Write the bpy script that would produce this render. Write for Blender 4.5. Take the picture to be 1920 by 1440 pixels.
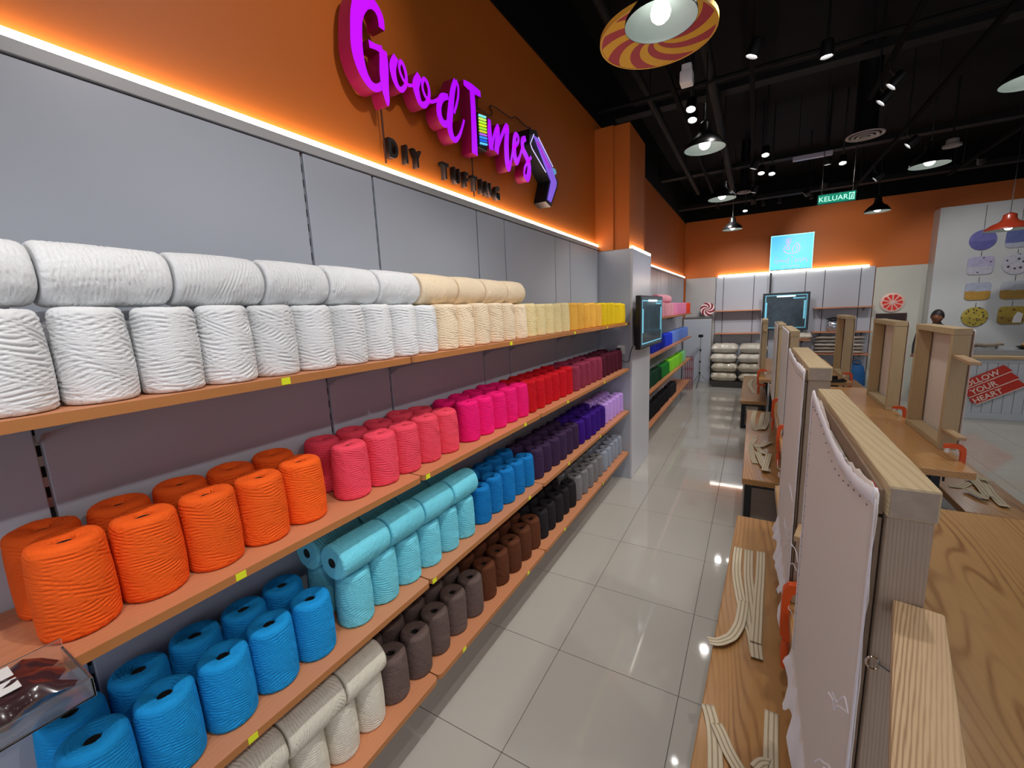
import bpy, bmesh, math, random
import numpy as np
from mathutils import Vector, Matrix
random.seed(7)
for o in list(bpy.data.objects): bpy.data.objects.remove(o, do_unlink=True)
S = bpy.context.scene
COL = S.collection
# ------------------------------------------------------------------ camera
RC = np.array([[0.8685609984798071, 0.49384560934904365, -0.041452455249995634],
               [0.04697690870472959, -0.16531085360300546, -0.9851220694553556],
               [-0.4933507494350532, 0.8536913000646819, -0.16678190016950833]])   # world -> camera (x right, y down, z forward)
FPX = 786.76
CAM = np.array([0.0, 0.0, 1.79])
cam = bpy.data.cameras.new('camera'); co = bpy.data.objects.new('camera', cam); COL.objects.link(co)
cam.sensor_fit = 'HORIZONTAL'; cam.sensor_width = 36.0; cam.lens = FPX / 1920 * 36.0; cam.clip_start = 0.02; cam.clip_end = 60
m = Matrix(((RC[0][0], -RC[1][0], -RC[2][0], CAM[0]), (RC[0][1], -RC[1][1], -RC[2][1], CAM[1]),
            (RC[0][2], -RC[1][2], -RC[2][2], CAM[2]), (0, 0, 0, 1)))
co.matrix_world = m
S.camera = co
def ray(x, y): return RC.T @ np.array([(x - 960) / FPX, (y - 720) / FPX, 1.0])
def onx(x, y, X): d = ray(x, y); return CAM + d * ((X - CAM[0]) / d[0])
def ony(x, y, Y): d = ray(x, y); return CAM + d * ((Y - CAM[1]) / d[1])
def onz(x, y, Z): d = ray(x, y); return CAM + d * ((Z - CAM[2]) / d[2])
# ------------------------------------------------------------------ world, exposure, room light
S.view_settings.view_transform = 'Standard'; S.view_settings.look = 'None'
S.view_settings.gamma = 1.0; S.view_settings.use_curve_mapping = False
S.view_settings.exposure = 0.0
W = bpy.data.worlds.new('mall_corridor'); S.world = W; W.use_nodes = True
W.node_tree.nodes['Background'].inputs[0].default_value = (0.86, 0.88, 1.0, 1)
W.node_tree.nodes['Background'].inputs[1].default_value = 0.85
def add_light(kind, name, loc, power, color=(1, 0.95, 0.9), aim=None, size=0.05, angle=60, blend=0.6):
    l = bpy.data.lights.new(name, kind); o = bpy.data.objects.new(name, l); COL.objects.link(o)
    o.location = loc; l.energy = power; l.color = color
    if kind != 'AREA': l.shadow_soft_size = size
    if kind == 'SPOT':
        l.spot_size = math.radians(angle); l.spot_blend = blend
    if aim is not None:
        d = Vector(aim) - Vector(loc); o.rotation_euler = d.to_track_quat('-Z', 'Y').to_euler()
    return o
# track spots washing the shelf wall, then added fill spots (their heads are modelled further down)
TRACK_R = [(1.30, -0.6), (1.30, 0.7), (1.30, 2.0), (1.30, 3.3), (0.80, 4.45), (0.80, 4.75), (1.30, 6.2), (1.30, 7.6)]
TRACK_M = [(-0.10, -0.45), (-0.10, 0.55), (-0.10, 1.55), (-0.10, 2.55), (-0.10, 3.55), (-0.10, 6.3), (-0.10, 7.6)]
for i, (x, y) in enumerate(TRACK_M):
    add_light('SPOT', 'track_spot_light', (x, y, 3.38), 54, (1, 0.96, 0.92), (-1.12, y + 0.15, 0.72), 0.03, 68, 0.8)
for i, (x, y) in enumerate(TRACK_R):
    add_light('SPOT', 'track_spot_light', (x, y, 3.33), 44, (1, 0.96, 0.92), (-1.25, y + 0.25, 0.85), 0.035, 62, 0.8)
FILL_FLOOR = [(0.35, 1.5), (0.35, 3.9), (0.7, 6.8), (1.9, 4.2), (2.4, 6.4), (3.6, 7.2)]  # made-up downward spots, added to brighten the floor
FILL_FAR = [(-0.55, 7.9, -0.4, 0.7), (0.80, 8.0, 0.9, 1.2), (2.40, 7.9, 3.4, 1.6), (-0.10, 8.4, -0.3, 1.5)]  # made-up spots, added because the far end came out too dark
for x, y, ax, az in FILL_FAR:
    add_light('SPOT', 'far_wall_fill_light', (x, y, 3.38), 85, (1, 0.96, 0.93), (ax, 10.4, az), 0.04, 75, 0.8)
for x, y in FILL_FLOOR:
    add_light('SPOT', 'floor_fill_light', (x, y, 3.40), 40, (1, 0.95, 0.9), (x + 0.1, y + 0.2, 0), 0.04, 100, 0.8)
add_light('SPOT', 'sign_spot_light', (0.62, 8.1, 3.35), 75, (1, 0.93, 0.85), (1.35, 10.5, 2.75), 0.04, 50, 0.8)
add_light('SPOT', 'sign_spot_light', (0.5, 1.0, 3.42), 60, (1, 0.9, 0.88), (-1.4, 0.95, 2.85), 0.04, 50, 0.9)
PENDANTS = [(-0.41, 2.12), (-0.40, 3.88), (-0.39, 5.76), (-0.38, 8.17), (1.37, 5.67), (1.46, 8.11), (1.36, 3.88), (-0.40, 0.25), (1.40, 1.9)]
for x, y in PENDANTS:
    add_light('SPOT', 'pendant_light', (x, y, 2.985), 8, (1, 0.96, 0.9), (x, y, 0), 0.045, 150, 0.5)
# ------------------------------------------------------------------ materials
def lin(c): return tuple((v / 12.92 if v <= 0.04045 else ((v + 0.055) / 1.055) ** 2.4) for v in c)
def rgb(h):
    h = h.lstrip('#'); return lin(tuple(int(h[i:i + 2], 16) / 255 for i in (0, 2, 4))) + (1.0,)
MAT = {}
def new_mat(name):
    mt = bpy.data.materials.new(name); mt.use_nodes = True
    nt = mt.node_tree; b = nt.nodes['Principled BSDF']
    return mt, nt, b
def node(nt, t, **kw):
    n = nt.nodes.new(t)
    for k, v in kw.items():
        if k in n.inputs: n.inputs[k].default_value = v
        else: setattr(n, k, v)
    return n
def mat(name, col, rough=0.5, metal=0.0, var=0.0, scale=8.0, bump=0.0, bscale=60.0, emit=0.0, spec=0.5, alpha=1.0, trans=0.0, sheen=0.0, coat=0.0):
    if name in MAT: return MAT[name]
    mt, nt, b = new_mat(name); c = rgb(col) if isinstance(col, str) else col
    b.inputs['Base Color'].default_value = c; b.inputs['Roughness'].default_value = rough
    b.inputs['Metallic'].default_value = metal; b.inputs['Specular IOR Level'].default_value = spec
    b.inputs['Alpha'].default_value = alpha; b.inputs['Transmission Weight'].default_value = trans
    b.inputs['Sheen Weight'].default_value = sheen; b.inputs['Coat Weight'].default_value = coat
    tc = node(nt, 'ShaderNodeTexCoord')
    if var > 0:
        nz = node(nt, 'ShaderNodeTexNoise', Scale=scale, Detail=4.0); nt.links.new(tc.outputs['Object'], nz.inputs['Vector'])
        mx = node(nt, 'ShaderNodeMix', data_type='RGBA', blend_type='MIX')
        mx.inputs[6].default_value = tuple(v * (1 - var) for v in c[:3]) + (1,); mx.inputs[7].default_value = tuple(min(1, v * (1 + var)) for v in c[:3]) + (1,)
        nt.links.new(nz.outputs['Fac'], mx.inputs[0]); nt.links.new(mx.outputs[2], b.inputs['Base Color'])
    if bump > 0:
        n2 = node(nt, 'ShaderNodeTexNoise', Scale=bscale, Detail=3.0); nt.links.new(tc.outputs['Object'], n2.inputs['Vector'])
        bp = node(nt, 'ShaderNodeBump', Strength=bump, Distance=0.002); nt.links.new(n2.outputs['Fac'], bp.inputs['Height']); nt.links.new(bp.outputs['Normal'], b.inputs['Normal'])
    if emit > 0:
        b.inputs['Emission Color'].default_value = c; b.inputs['Emission Strength'].default_value = emit
    MAT[name] = mt; return mt
def wood(name, light, dark, axis='y', ring=26.0, contrast=0.8, rough=0.5, coat=0.0, knots=0.5, rot=0.0, fine=1.0, power=2.2, along=0.12):
    if name in MAT: return MAT[name]
    mt, nt, b = new_mat(name)
    tc = node(nt, 'ShaderNodeTexCoord'); mp = node(nt, 'ShaderNodeMapping')
    g = along; sc = {'x': (g, 1, 1), 'y': (1, g, 1), 'z': (1, 1, g)}[axis]
    mp.inputs['Scale'].default_value = sc; mp.inputs['Rotation'].default_value = (0, 0, rot)
    nt.links.new(tc.outputs['Object'], mp.inputs['Vector'])
    nz = node(nt, 'ShaderNodeTexNoise', Scale=2.2, Detail=2.0); nt.links.new(mp.outputs[0], nz.inputs['Vector'])
    add = node(nt, 'ShaderNodeVectorMath', operation='MULTIPLY_ADD'); add.inputs[1].default_value = (knots,) * 3
    nt.links.new(nz.outputs['Color'], add.inputs[0]); nt.links.new(mp.outputs[0], add.inputs[2])
    wv = node(nt, 'ShaderNodeTexWave', Scale=ring, Distortion=2.5, Detail=2.0); wv.bands_direction = 'DIAGONAL'
    nt.links.new(add.outputs[0], wv.inputs['Vector'])
    fn = node(nt, 'ShaderNodeTexNoise', Scale=90.0 * fine, Detail=3.0); nt.links.new(mp.outputs[0], fn.inputs['Vector'])
    pw = node(nt, 'ShaderNodeMath', operation='POWER'); pw.inputs[1].default_value = power; nt.links.new(wv.outputs['Fac'], pw.inputs[0])
    md = node(nt, 'ShaderNodeTexNoise', Scale=7.0, Detail=2.0); nt.links.new(mp.outputs[0], md.inputs['Vector'])
    mm = node(nt, 'ShaderNodeMapRange'); mm.inputs[1].default_value = 0.35; mm.inputs[2].default_value = 0.65; mm.inputs[3].default_value = 0.1 * contrast; mm.inputs[4].default_value = contrast * 1.15; nt.links.new(md.outputs['Fac'], mm.inputs[0])
    m1 = node(nt, 'ShaderNodeMath', operation='MULTIPLY'); nt.links.new(mm.outputs[0], m1.inputs[1]); nt.links.new(pw.outputs[0], m1.inputs[0])
    m2 = node(nt, 'ShaderNodeMath', operation='MULTIPLY_ADD'); m2.inputs[1].default_value = 0.35; nt.links.new(fn.outputs['Fac'], m2.inputs[0]); nt.links.new(m1.outputs[0], m2.inputs[2])
    mx = node(nt, 'ShaderNodeMix', data_type='RGBA'); mx.inputs[6].default_value = rgb(light); mx.inputs[7].default_value = rgb(dark)
    mx.clamp_factor = True
    nt.links.new(m2.outputs[0], mx.inputs[0]); nt.links.new(mx.outputs[2], b.inputs['Base Color'])
    b.inputs['Roughness'].default_value = rough; b.inputs['Coat Weight'].default_value = coat; b.inputs['Coat Roughness'].default_value = 0.15
    bp = node(nt, 'ShaderNodeBump', Strength=0.15, Distance=0.001); nt.links.new(m2.outputs[0], bp.inputs['Height']); nt.links.new(bp.outputs['Normal'], b.inputs['Normal'])
    MAT[name] = mt; return mt
def yarn(name, col, sheen=0.25):
    """dyed yarn: strand relief comes from the mesh, the material adds fibre fuzz and slight dye variation per cone"""
    if name in MAT: return MAT[name]
    mt, nt, b = new_mat(name); c = rgb(col)
    oi = node(nt, 'ShaderNodeObjectInfo'); tc = node(nt, 'ShaderNodeTexCoord')
    nz = node(nt, 'ShaderNodeTexNoise', Scale=300.0, Detail=3.0); nt.links.new(tc.outputs['Object'], nz.inputs['Vector'])
    ad = node(nt, 'ShaderNodeMath', operation='MULTIPLY_ADD'); ad.inputs[1].default_value = 0.35; nt.links.new(oi.outputs['Random'], ad.inputs[0]); nt.links.new(nz.outputs['Fac'], ad.inputs[2])
    mx = node(nt, 'ShaderNodeMix', data_type='RGBA'); mx.inputs[6].default_value = tuple(v * 0.82 for v in c[:3]) + (1,); mx.inputs[7].default_value = tuple(min(1, v * 1.1) for v in c[:3]) + (1,)
    nt.links.new(ad.outputs[0], mx.inputs[0]); nt.links.new(mx.outputs[2], b.inputs['Base Color'])
    b.inputs['Roughness'].default_value = 0.85; b.inputs['Specular IOR Level'].default_value = 0.25; b.inputs['Sheen Weight'].default_value = sheen
    b.inputs['Sheen Tint'].default_value = c
    bp = node(nt, 'ShaderNodeBump', Strength=0.35, Distance=0.001); nt.links.new(nz.outputs['Fac'], bp.inputs['Height']); nt.links.new(bp.outputs['Normal'], b.inputs['Normal'])
    MAT[name] = mt; return mt
M_PANEL = mat('grey_laminate', '#B3B9C4', 0.33, var=0.03, scale=1.2)
M_PANELW = mat('pale_laminate', '#B4B4B4', 0.35, var=0.03, scale=1.2)
M_ORANGE = mat('orange_paint', '#C8681A', 0.55, var=0.06, scale=1.5, bump=0.1, bscale=200)
M_BLACKP = mat('black_paint', '#060606', 0.8, var=0.2, scale=3, spec=0.2)
M_BLACKM = mat('black_metal', '#0C0C0E', 0.45, 0.0)
M_DUCT = mat('dark_grey_metal', '#101010', 0.7, 0.0, spec=0.25)
M_ALU = mat('aluminium', '#B8BABD', 0.35, 0.9)
M_CHROME = mat('chrome', '#D6D6D8', 0.12, 1.0)
M_SLOT = mat('slot_dark', '#0A0A0A', 0.9)
M_TILE = mat('porcelain_tile', '#B6B3AB', 0.045, var=0.04, scale=2.0, spec=0.6)
M_GROUT = mat('grey_grout', '#5E5C58', 0.8)
M_SHELF = wood('beech_laminate', '#CC8A63', '#B9764F', 'y', 30, 0.35, 0.45, 0.0, 0.2)
M_EDGE = wood('shelf_edge_band', '#B97A45', '#A5683A', 'y', 20, 0.3, 0.5, 0.0, 0.2)
M_LED = mat('led_white', (1, 0.93, 0.80, 1), 0.5, emit=15)
M_WHITE = mat('white_plastic', '#E8E8E6', 0.4)
M_LAMPIN = mat('white_enamel', '#8A9692', 0.45)
M_BULB = mat('bulb_glow', (1, 0.97, 0.92, 1), 0.5, emit=7)
M_SPOTG = mat('spot_glow', (1, 0.98, 0.95, 1), 0.5, emit=30)
M_TAG = mat('yellow_tag', '#E6EE2A', 0.5)
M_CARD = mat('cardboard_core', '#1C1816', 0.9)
M_PINE = {a: wood('pine_' + a, '#C4AF8A', '#9C855E', a, 95, 0.55, 0.65, 0.0, 0.16, along=0.05) for a in 'xyz'}
M_PINESHADE = wood('shaded_pine_z', '#AE9A86', '#806A55', 'z', 150, 0.8, 0.7, 0.0, 0.10, along=0.03)  # darker copy of the pine: shade on the near posts put into the colour
M_ENDG = mat('pine_end_grain', '#A09080', 0.85, var=0.2, scale=60)
M_TABLE = wood('oiled_table_wood', '#CDA066', '#98683A', 'y', 15, 0.8, 0.34, 0.2, 0.75, rot=0.62, power=4.0)
M_TABLE2 = wood('oiled_table_wood_straight', '#CE9C64', '#A06C38', 'y', 26, 0.6, 0.3, 0.25, 0.4)
M_BENCH = wood('oiled_bench_wood', '#BC8E58', '#88592C', 'y', 20, 0.6, 0.28, 0.35, 0.4, power=3.0)
M_CANVAS = mat('primed_canvas', '#DDD2C8', 0.9, var=0.02, scale=3, bump=0.25, bscale=900, sheen=0.2)
M_CANVASF = mat('canvas_fold', '#EDEAF0', 0.9, bump=0.3, bscale=500, sheen=0.3)
M_TACKR = mat('red_tack_mark', '#A8404A', 0.7, var=0.2, scale=40); M_TACK = mat('tack_strip_wood', '#8C7660', 0.8, var=0.25, scale=40)
M_ARM = wood('arm_pine', '#CBAE88', '#9A7A58', 'x', 200, 0.95, 0.65, 0.0, 0.20, along=0.04)
M_CLAMP = mat('orange_clamp', '#E0561B', 0.42)
M_STRAP = mat('cotton_strap', '#D8CDB2', 0.9, bump=0.4, bscale=400, var=0.08, scale=30)
M_STRAPS = mat('strap_stripe', '#A89A7E', 0.9)
# ------------------------------------------------------------------ mesh helpers
class MB:
    def __init__(s): s.v = []; s.f = []; s.m = []
    def add(s, v, f, mi=0):
        n = len(s.v); s.v += [tuple(p) for p in v]; s.f += [tuple(i + n for i in q) for q in f]; s.m += [mi] * len(f); return s
    def box(s, x0, x1, y0, y1, z0, z1, b=0.0, mi=0):
        if b <= 0:
            v = [(x, y, z) for z in (z0, z1) for y in (y0, y1) for x in (x0, x1)]
            return s.add(v, [(0, 2, 3, 1), (4, 5, 7, 6), (0, 1, 5, 4), (2, 6, 7, 3), (0, 4, 6, 2), (1, 3, 7, 5)], mi)
        bm = bmesh.new(); bmesh.ops.create_cube(bm, size=1)
        for p in bm.verts: p.co = ((x0 + x1) / 2 + p.co.x * (x1 - x0), (y0 + y1) / 2 + p.co.y * (y1 - y0), (z0 + z1) / 2 + p.co.z * (z1 - z0))
        bmesh.ops.bevel(bm, geom=list(bm.edges), offset=b, segments=2, affect='EDGES', profile=0.5)
        return s.bm(bm, mi)
    def bm(s, bm, mi=0):
        bm.verts.index_update(); s.add([v.co[:] for v in bm.verts], [[v.index for v in f.verts] for f in bm.faces], mi); bm.free(); return s
    def lathe(s, prof, n=32, c=(0, 0, 0), axis='z', mi=0, close=False):
        v = []; f = []
        for r, h in prof:
            for k in range(n):
                a = 2 * math.pi * k / n; p = (r * math.cos(a), r * math.sin(a), h)
                if axis == 'x': p = (h, r * math.cos(a), r * math.sin(a))
                if axis == 'y': p = (r * math.sin(a), h, r * math.cos(a))
                v.append((p[0] + c[0], p[1] + c[1], p[2] + c[2]))
        m_ = len(prof)
        for i in range(m_ - 1):
            for k in range(n): f.append((i * n + k, i * n + (k + 1) % n, (i + 1) * n + (k + 1) % n, (i + 1) * n + k))
        if prof[0][0] > 1e-6 and close: f.append(tuple(range(n - 1, -1, -1)))
        if prof[-1][0] > 1e-6 and close: f.append(tuple((m_ - 1) * n + k for k in range(n)))
        return s.add(v, f, mi)
    def cyl(s, c, r, h, n=24, axis='z', mi=0): return s.lathe([(r, 0), (r, h)], n, c, axis, mi, True)
    def tube(s, pts, r, n=10, mi=0, closed=False):
        pts = [Vector(p) for p in pts]; L = len(pts); v = []; f = []
        prev = None
        for i, p in enumerate(pts):
            a = pts[i - 1] if (i > 0 or closed) else p; b = pts[(i + 1) % L] if (i < L - 1 or closed) else p
            t = (b - a).normalized()
            if prev is None: u = t.orthogonal().normalized()
            else: u = (prev - t * prev.dot(t)).normalized()
            prev = u; w = t.cross(u); rr = r[i] if hasattr(r, '__len__') else r
            for k in range(n):
                an = 2 * math.pi * k / n; v.append(p + (u * math.cos(an) + w * math.sin(an)) * rr)
        R_ = L if closed else L - 1
        for i in range(R_):
            j = (i + 1) % L
            for k in range(n): f.append((i * n + k, i * n + (k + 1) % n, j * n + (k + 1) % n, j * n + k))
        if not closed: f.append(tuple(range(n - 1, -1, -1))); f.append(tuple((L - 1) * n + k for k in range(n)))
        return s.add(v, f, mi)
    def prism(s, poly, to3, d, mi=0, side=None):
        """extruded polygon: poly of 2-D points, to3(u, v, w) -> xyz, depth from w=0 to w=d"""
        n = len(poly); v = [to3(u, w_, 0) for u, w_ in poly] + [to3(u, w_, d) for u, w_ in poly]
        bm = bmesh.new(); a = [bm.verts.new(p) for p in v]
        try:
            f1 = bm.faces.new(a[:n][::-1]); f2 = bm.faces.new(a[n:])
            f1.normal_update(); f2.normal_update(); bmesh.ops.triangulate(bm, faces=[f1, f2])
        except ValueError: pass
        for i in range(n): bm.faces.new((a[i], a[(i + 1) % n], a[n + (i + 1) % n], a[n + i]))
        bmesh.ops.recalc_face_normals(bm, faces=list(bm.faces))
        return s.bm(bm, mi)
    def ribbon(s, pts, wid, th, normal=(0, 0, 1), mi=0):
        """flat strap along pts lying with its normal up, width wid, thickness th"""
        pts = [Vector(p) for p in pts]; N = Vector(normal); v = []; f = []
        for i, p in enumerate(pts):
            a = pts[max(0, i - 1)]; b = pts[min(len(pts) - 1, i + 1)]; t = (b - a).normalized()
            w = t.cross(N)
            if w.length < 1e-3: w = Vector((1, 0, 0))
            w.normalize(); up = w.cross(t).normalized()
            for q in (p - w * wid / 2, p + w * wid / 2, p + w * wid / 2 + up * th, p - w * wid / 2 + up * th): v.append(q)
        for i in range(len(pts) - 1):
            a = 4 * i; b = a + 4
            for k in range(4): f.append((a + k, a + (k + 1) % 4, b + (k + 1) % 4, b + k))
        e = 4 * (len(pts) - 1); f += [(3, 2, 1, 0), (e, e + 1, e + 2, e + 3)]
        return s.add(v, f, mi)
    def mesh(s, name, mats, smooth=False):
        me = bpy.data.meshes.new(name); me.from_pydata(s.v, [], s.f)
        mats = mats if isinstance(mats, (list, tuple)) else [mats]
        for mt in mats: me.materials.append(mt)
        me.polygons.foreach_set('material_index', s.m)
        if smooth:
            me.polygons.foreach_set('use_smooth', [True] * len(s.f))
            if smooth != 'all':
                bm = bmesh.new(); bm.from_mesh(me); lim = math.radians(38)
                for e in bm.edges:
                    if len(e.link_faces) == 2 and e.calc_face_angle(0) > lim: e.smooth = False
                bm.to_mesh(me); bm.free()
        me.update(); return me
def obj(name, data, parent=None, loc=(0, 0, 0), rot=(0, 0, 0), **props):
    o = bpy.data.objects.new(name, data); COL.objects.link(o); o.location = loc; o.rotation_euler = rot
    if parent is not None: o.parent = parent
    for k, v in props.items():
        if v is not None: o[k] = v
    return o
def thing(name, label, cat, loc=(0, 0, 0), rotz=0.0, group=None, rot=None):
    return obj(name, None, None, loc, rot or (0, 0, rotz), label=label, category=cat, group=group)
def single(name, mb, mats, label, cat, loc=(0, 0, 0), rot=(0, 0, 0), group=None, smooth=True, kind=None):
    return obj(name, mb.mesh(name, mats, smooth), None, loc, rot, label=label, category=cat, group=group, kind=kind)
def part(name, mb, mats, parent, smooth=True, loc=(0, 0, 0), rot=(0, 0, 0), label=None, kind=None):
    return obj(name, mb.mesh(name, mats, smooth), parent, loc, rot, label=label, kind=kind)
def struct(name, mb, mats, parent=None, label=None, smooth=False, loc=(0, 0, 0)):
    o = obj(name, mb.mesh(name, mats, smooth), parent, loc)
    if parent is None: o['kind'] = 'structure'
    if label: o['label'] = label
    return o
def sharebox(cache, dims, mt, b=0.0):
    k = (tuple(round(d, 4) for d in dims), mt.name, b)
    if k not in cache: cache[k] = MB().box(-dims[0] / 2, dims[0] / 2, -dims[1] / 2, dims[1] / 2, -dims[2] / 2, dims[2] / 2, b).mesh('piece', mt)
    return cache[k]
BOXES = {}
# ================================================================== ROOM SHELL
XW, YB, ZC = -1.40, 10.50, 3.59
PT = 2.372           # top of the grey panels
struct('floor', MB().box(-1.45, 7.2, -3.0, 10.7, -0.12, -0.0025), M_GROUT, label='grey grouted floor under large glossy porcelain tiles')
FLOOR = bpy.data.objects['floor']
tm = MB().box(-0.2985, 0.2985, -0.2985, 0.2985, -0.01, 0.0, 0.0012).mesh('floor_tile', M_TILE)
for i in range(-1, 9):
    for j in range(-3, 16):
        obj('floor_tile', tm, FLOOR, (-0.823 + 0.6 * i + 0.3, 1.21 + 0.6 * j + 0.3, 0))
struct('ceiling', MB().box(-1.6, 7.2, -3.0, 10.7, 4.25, 4.35), M_BLACKP, label='black painted open ceiling')
wl = struct('wall_left', MB().box(-1.60, -1.425, -3.0, 10.7, -0.05, ZC), M_ORANGE, label='orange painted wall behind the yarn shelves')
struct('wall_left_upper', MB().box(-1.60, -1.41, -3.0, 10.7, ZC, 4.25), M_BLACKP, label='black band of wall above the orange paint')
wb = struct('wall_back', MB().box(-1.45, 7.2, YB + 0.02, 10.7, -0.05, ZC + 0.02), M_ORANGE, label='orange painted wall at the end of the aisle')
struct('wall_back_upper', MB().box(-1.45, 7.2, YB, 10.7, ZC + 0.02, 4.25), M_BLACKP, label='black band of wall above the far orange paint')
struct('wall_right', MB().box(7.0, 7.2, -3.0, 10.7, -0.05, 4.25), mat('warm_white_wall', '#C9C4BA', 0.6, var=0.04))
# grey panels between the slotted uprights, bay one and bay two
def panel(par, x0, x1, y0, y1, z0, z1, mt=M_PANEL):
    me = sharebox(BOXES, (x1 - x0, y1 - y0, z1 - z0), mt, 0.002)
    return obj('wall_panel', me, par, ((x0 + x1) / 2, (y0 + y1) / 2, (z0 + z1) / 2))
J1 = [-1.28, -0.83, -0.50, 0.26, 1.02, 1.34, 2.10, 2.41, 3.195, 3.51, 4.262]
J2 = [5.12, 5.45, 6.20, 6.52, 7.28, 7.6, 8.36, 8.68, 9.42, 9.74, 10.30]
upm = MB()
upm.box(-0.010, 0.0, -0.006, 0.006, 0, PT - 0.01)
for k in range(46): upm.box(-0.001, 0.0008, -0.0035, 0.0035, 0.06 + k * 0.05, 0.06 + k * 0.05 + 0.026, mi=1)
upmesh = upm.mesh('slotted_upright', [M_ALU, M_SLOT])
for J in (J1, J2):
    for a, b in zip(J[:-1], J[1:]): panel(wl, -1.42, XW, a + 0.0055, b - 0.0055, 0.0, PT)
    for a in J[:-1]: obj('slotted_upright', upmesh, wl, (XW - 0.010, a, 0))
panel(wl, -1.42, XW, -3.0, -1.2855, 0, PT)
t = struct('trim_1', MB().box(-1.42, -1.393, -3.0, 4.262, PT + 0.004, PT + 0.036, 0.002), M_PANELW, label='pale grey rail capping the wall panels under the light strip')
struct('trim_2', MB().box(-1.42, -1.393, 5.11, 10.42, PT + 0.004, PT + 0.036, 0.002), M_PANELW, label='pale grey rail capping the far bay of wall panels')
LEDG = 'white light strips above the grey panels'
def led(x0, x1, y0, y1, z0, z1, label):
    cx, cy = (x0 + x1) / 2, (y0 + y1) / 2
    return single('led_strip', MB().box(x0 - cx, x1 - cx, y0 - cy, y1 - cy, 0, z1 - z0, 0.003), M_LED, label, 'light strip', (cx, cy, z0), group=LEDG)
led(-1.414, -1.397, -1.5, 4.262, PT + 0.034, PT + 0.056, 'long glowing white light strip running below the purple script sign')
led(-1.414, -1.397, 5.115, 10.42, PT + 0.034, PT + 0.056, 'glowing white light strip above the shelves with pink and blue yarn')
# column that ends the first bay
colm = struct('column', MB().box(-1.425, -1.055, 4.27, 5.105, -0.01, 2.362, 0.003), M_PANEL, label='grey laminate clad column between the two shelf bays')
for (y0, y1) in ((4.268, 4.302), (5.073, 5.107)):
    struct('corner_post', MB().box(-1.075, -1.050, y0, y1, 0, 2.362, 0.003), mat('column_laminate', '#CBCBD2', 0.3), colm)
struct('column_panel', MB().box(-1.057, -1.0515, 4.306, 5.069, 0.005, 2.355, 0.002), mat('column_laminate', '#CBCBD2', 0.3), colm)
struct('column_upper', MB().box(-1.425, -1.09, 4.285, 4.93, 2.362, 3.50, 0.002), M_ORANGE, label='orange painted upper part of the column')
struct('column_rib', MB().box(-1.425, -1.24, 4.262, 4.29, 2.362, 3.50, 0.002), M_ORANGE, bpy.data.objects['column_upper'])
led(-1.075, -1.053, 4.29, 5.09, 2.364, 2.386, 'short glowing white light strip on top of the grey column')
# back wall panels
XB = [-1.39, -0.76, -0.61, -0.03, 0.28, 0.87, 1.18, 1.74, 1.95]
for a, b in zip(XB[:-1], XB[1:]):
    me = sharebox(BOXES, (b - a - 0.012, 0.03, PT + 0.01), M_PANEL if b < 1.96 and a > -0.8 else M_PANELW, 0.002)
    obj('wall_panel', me, wb, ((a + b) / 2, YB, (PT + 0.01) / 2))
me = sharebox(BOXES, (0.72, 0.03, 2.35), mat('pale_green_wall', '#C4C6BC', 0.5, var=0.03), 0.001)
obj('wall_panel', me, wb, (2.318, YB, 1.175))
led(-0.72, 1.85, YB - 0.035, YB - 0.012, PT + 0.012, PT + 0.036, 'glowing white light strip under the blue light box on the far wall')
struct('wall_back_white', MB().box(2.68, 7.2, YB - 0.30, YB + 0.1, -0.02, 3.25, 0.004), mat('white_wall_gloss', '#C6CACB', 0.25, var=0.03), label='tall glossy white wall carrying the round and square pictures')
# uprights on the back wall (black slots)
for x in (-0.76, -0.61, -0.03, 0.28, 0.87, 1.18, 1.74):
    struct('slotted_upright', MB().box(x - 0.006, x + 0.006, YB - 0.012, YB + 0.0, 0, PT), mat('upright_dark', '#3A3438', 0.6), wb)
# ================================================================== SHELVES
ZS = [1.648, 1.190, 0.750, 0.307]      # tops of the four shelf levels
SX0, SX1, ST = -1.398, -1.070, 0.022
def shelf_outline(y0, y1, r=0.02):
    p = [(SX0, y0), (SX1 - r, y0)]
    for k in range(1, 5): a = math.pi / 2 * k / 4; p.append((SX1 - r + r * math.sin(a), y0 + r - r * math.cos(a)))
    for k in range(0, 5): a = math.pi / 2 * k / 4; p.append((SX1 - r + r * math.cos(a), y1 - r + r * math.sin(a)))
    p.append((SX0, y1)); return p
brk_poly = [(0, -0.001), (0.27, -0.001), (0.27, -0.012), (0.05, -0.055), (0.0, -0.085)]
brk = MB().prism(brk_poly, lambda u, v, w: (u, w - 0.002, v), 0.004).mesh('shelf_bracket', mat('bracket_grey', '#9A9AA0', 0.45, 0.2))
tagm = MB().box(0, 0.0012, -0.012, 0.012, -0.009, 0.009).mesh('price_tag', M_TAG)
ORD = ['top', 'second', 'third', 'lowest']
YARNS = [['white', 'cream', 'golden', 'yellow'], ['orange and coral', 'hot pink', 'red', 'maroon'], ['sky blue and aqua', 'deep blue', 'dark purple', 'lilac'], ['ivory', 'brown', 'black and grey', 'pale grey']]
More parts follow.
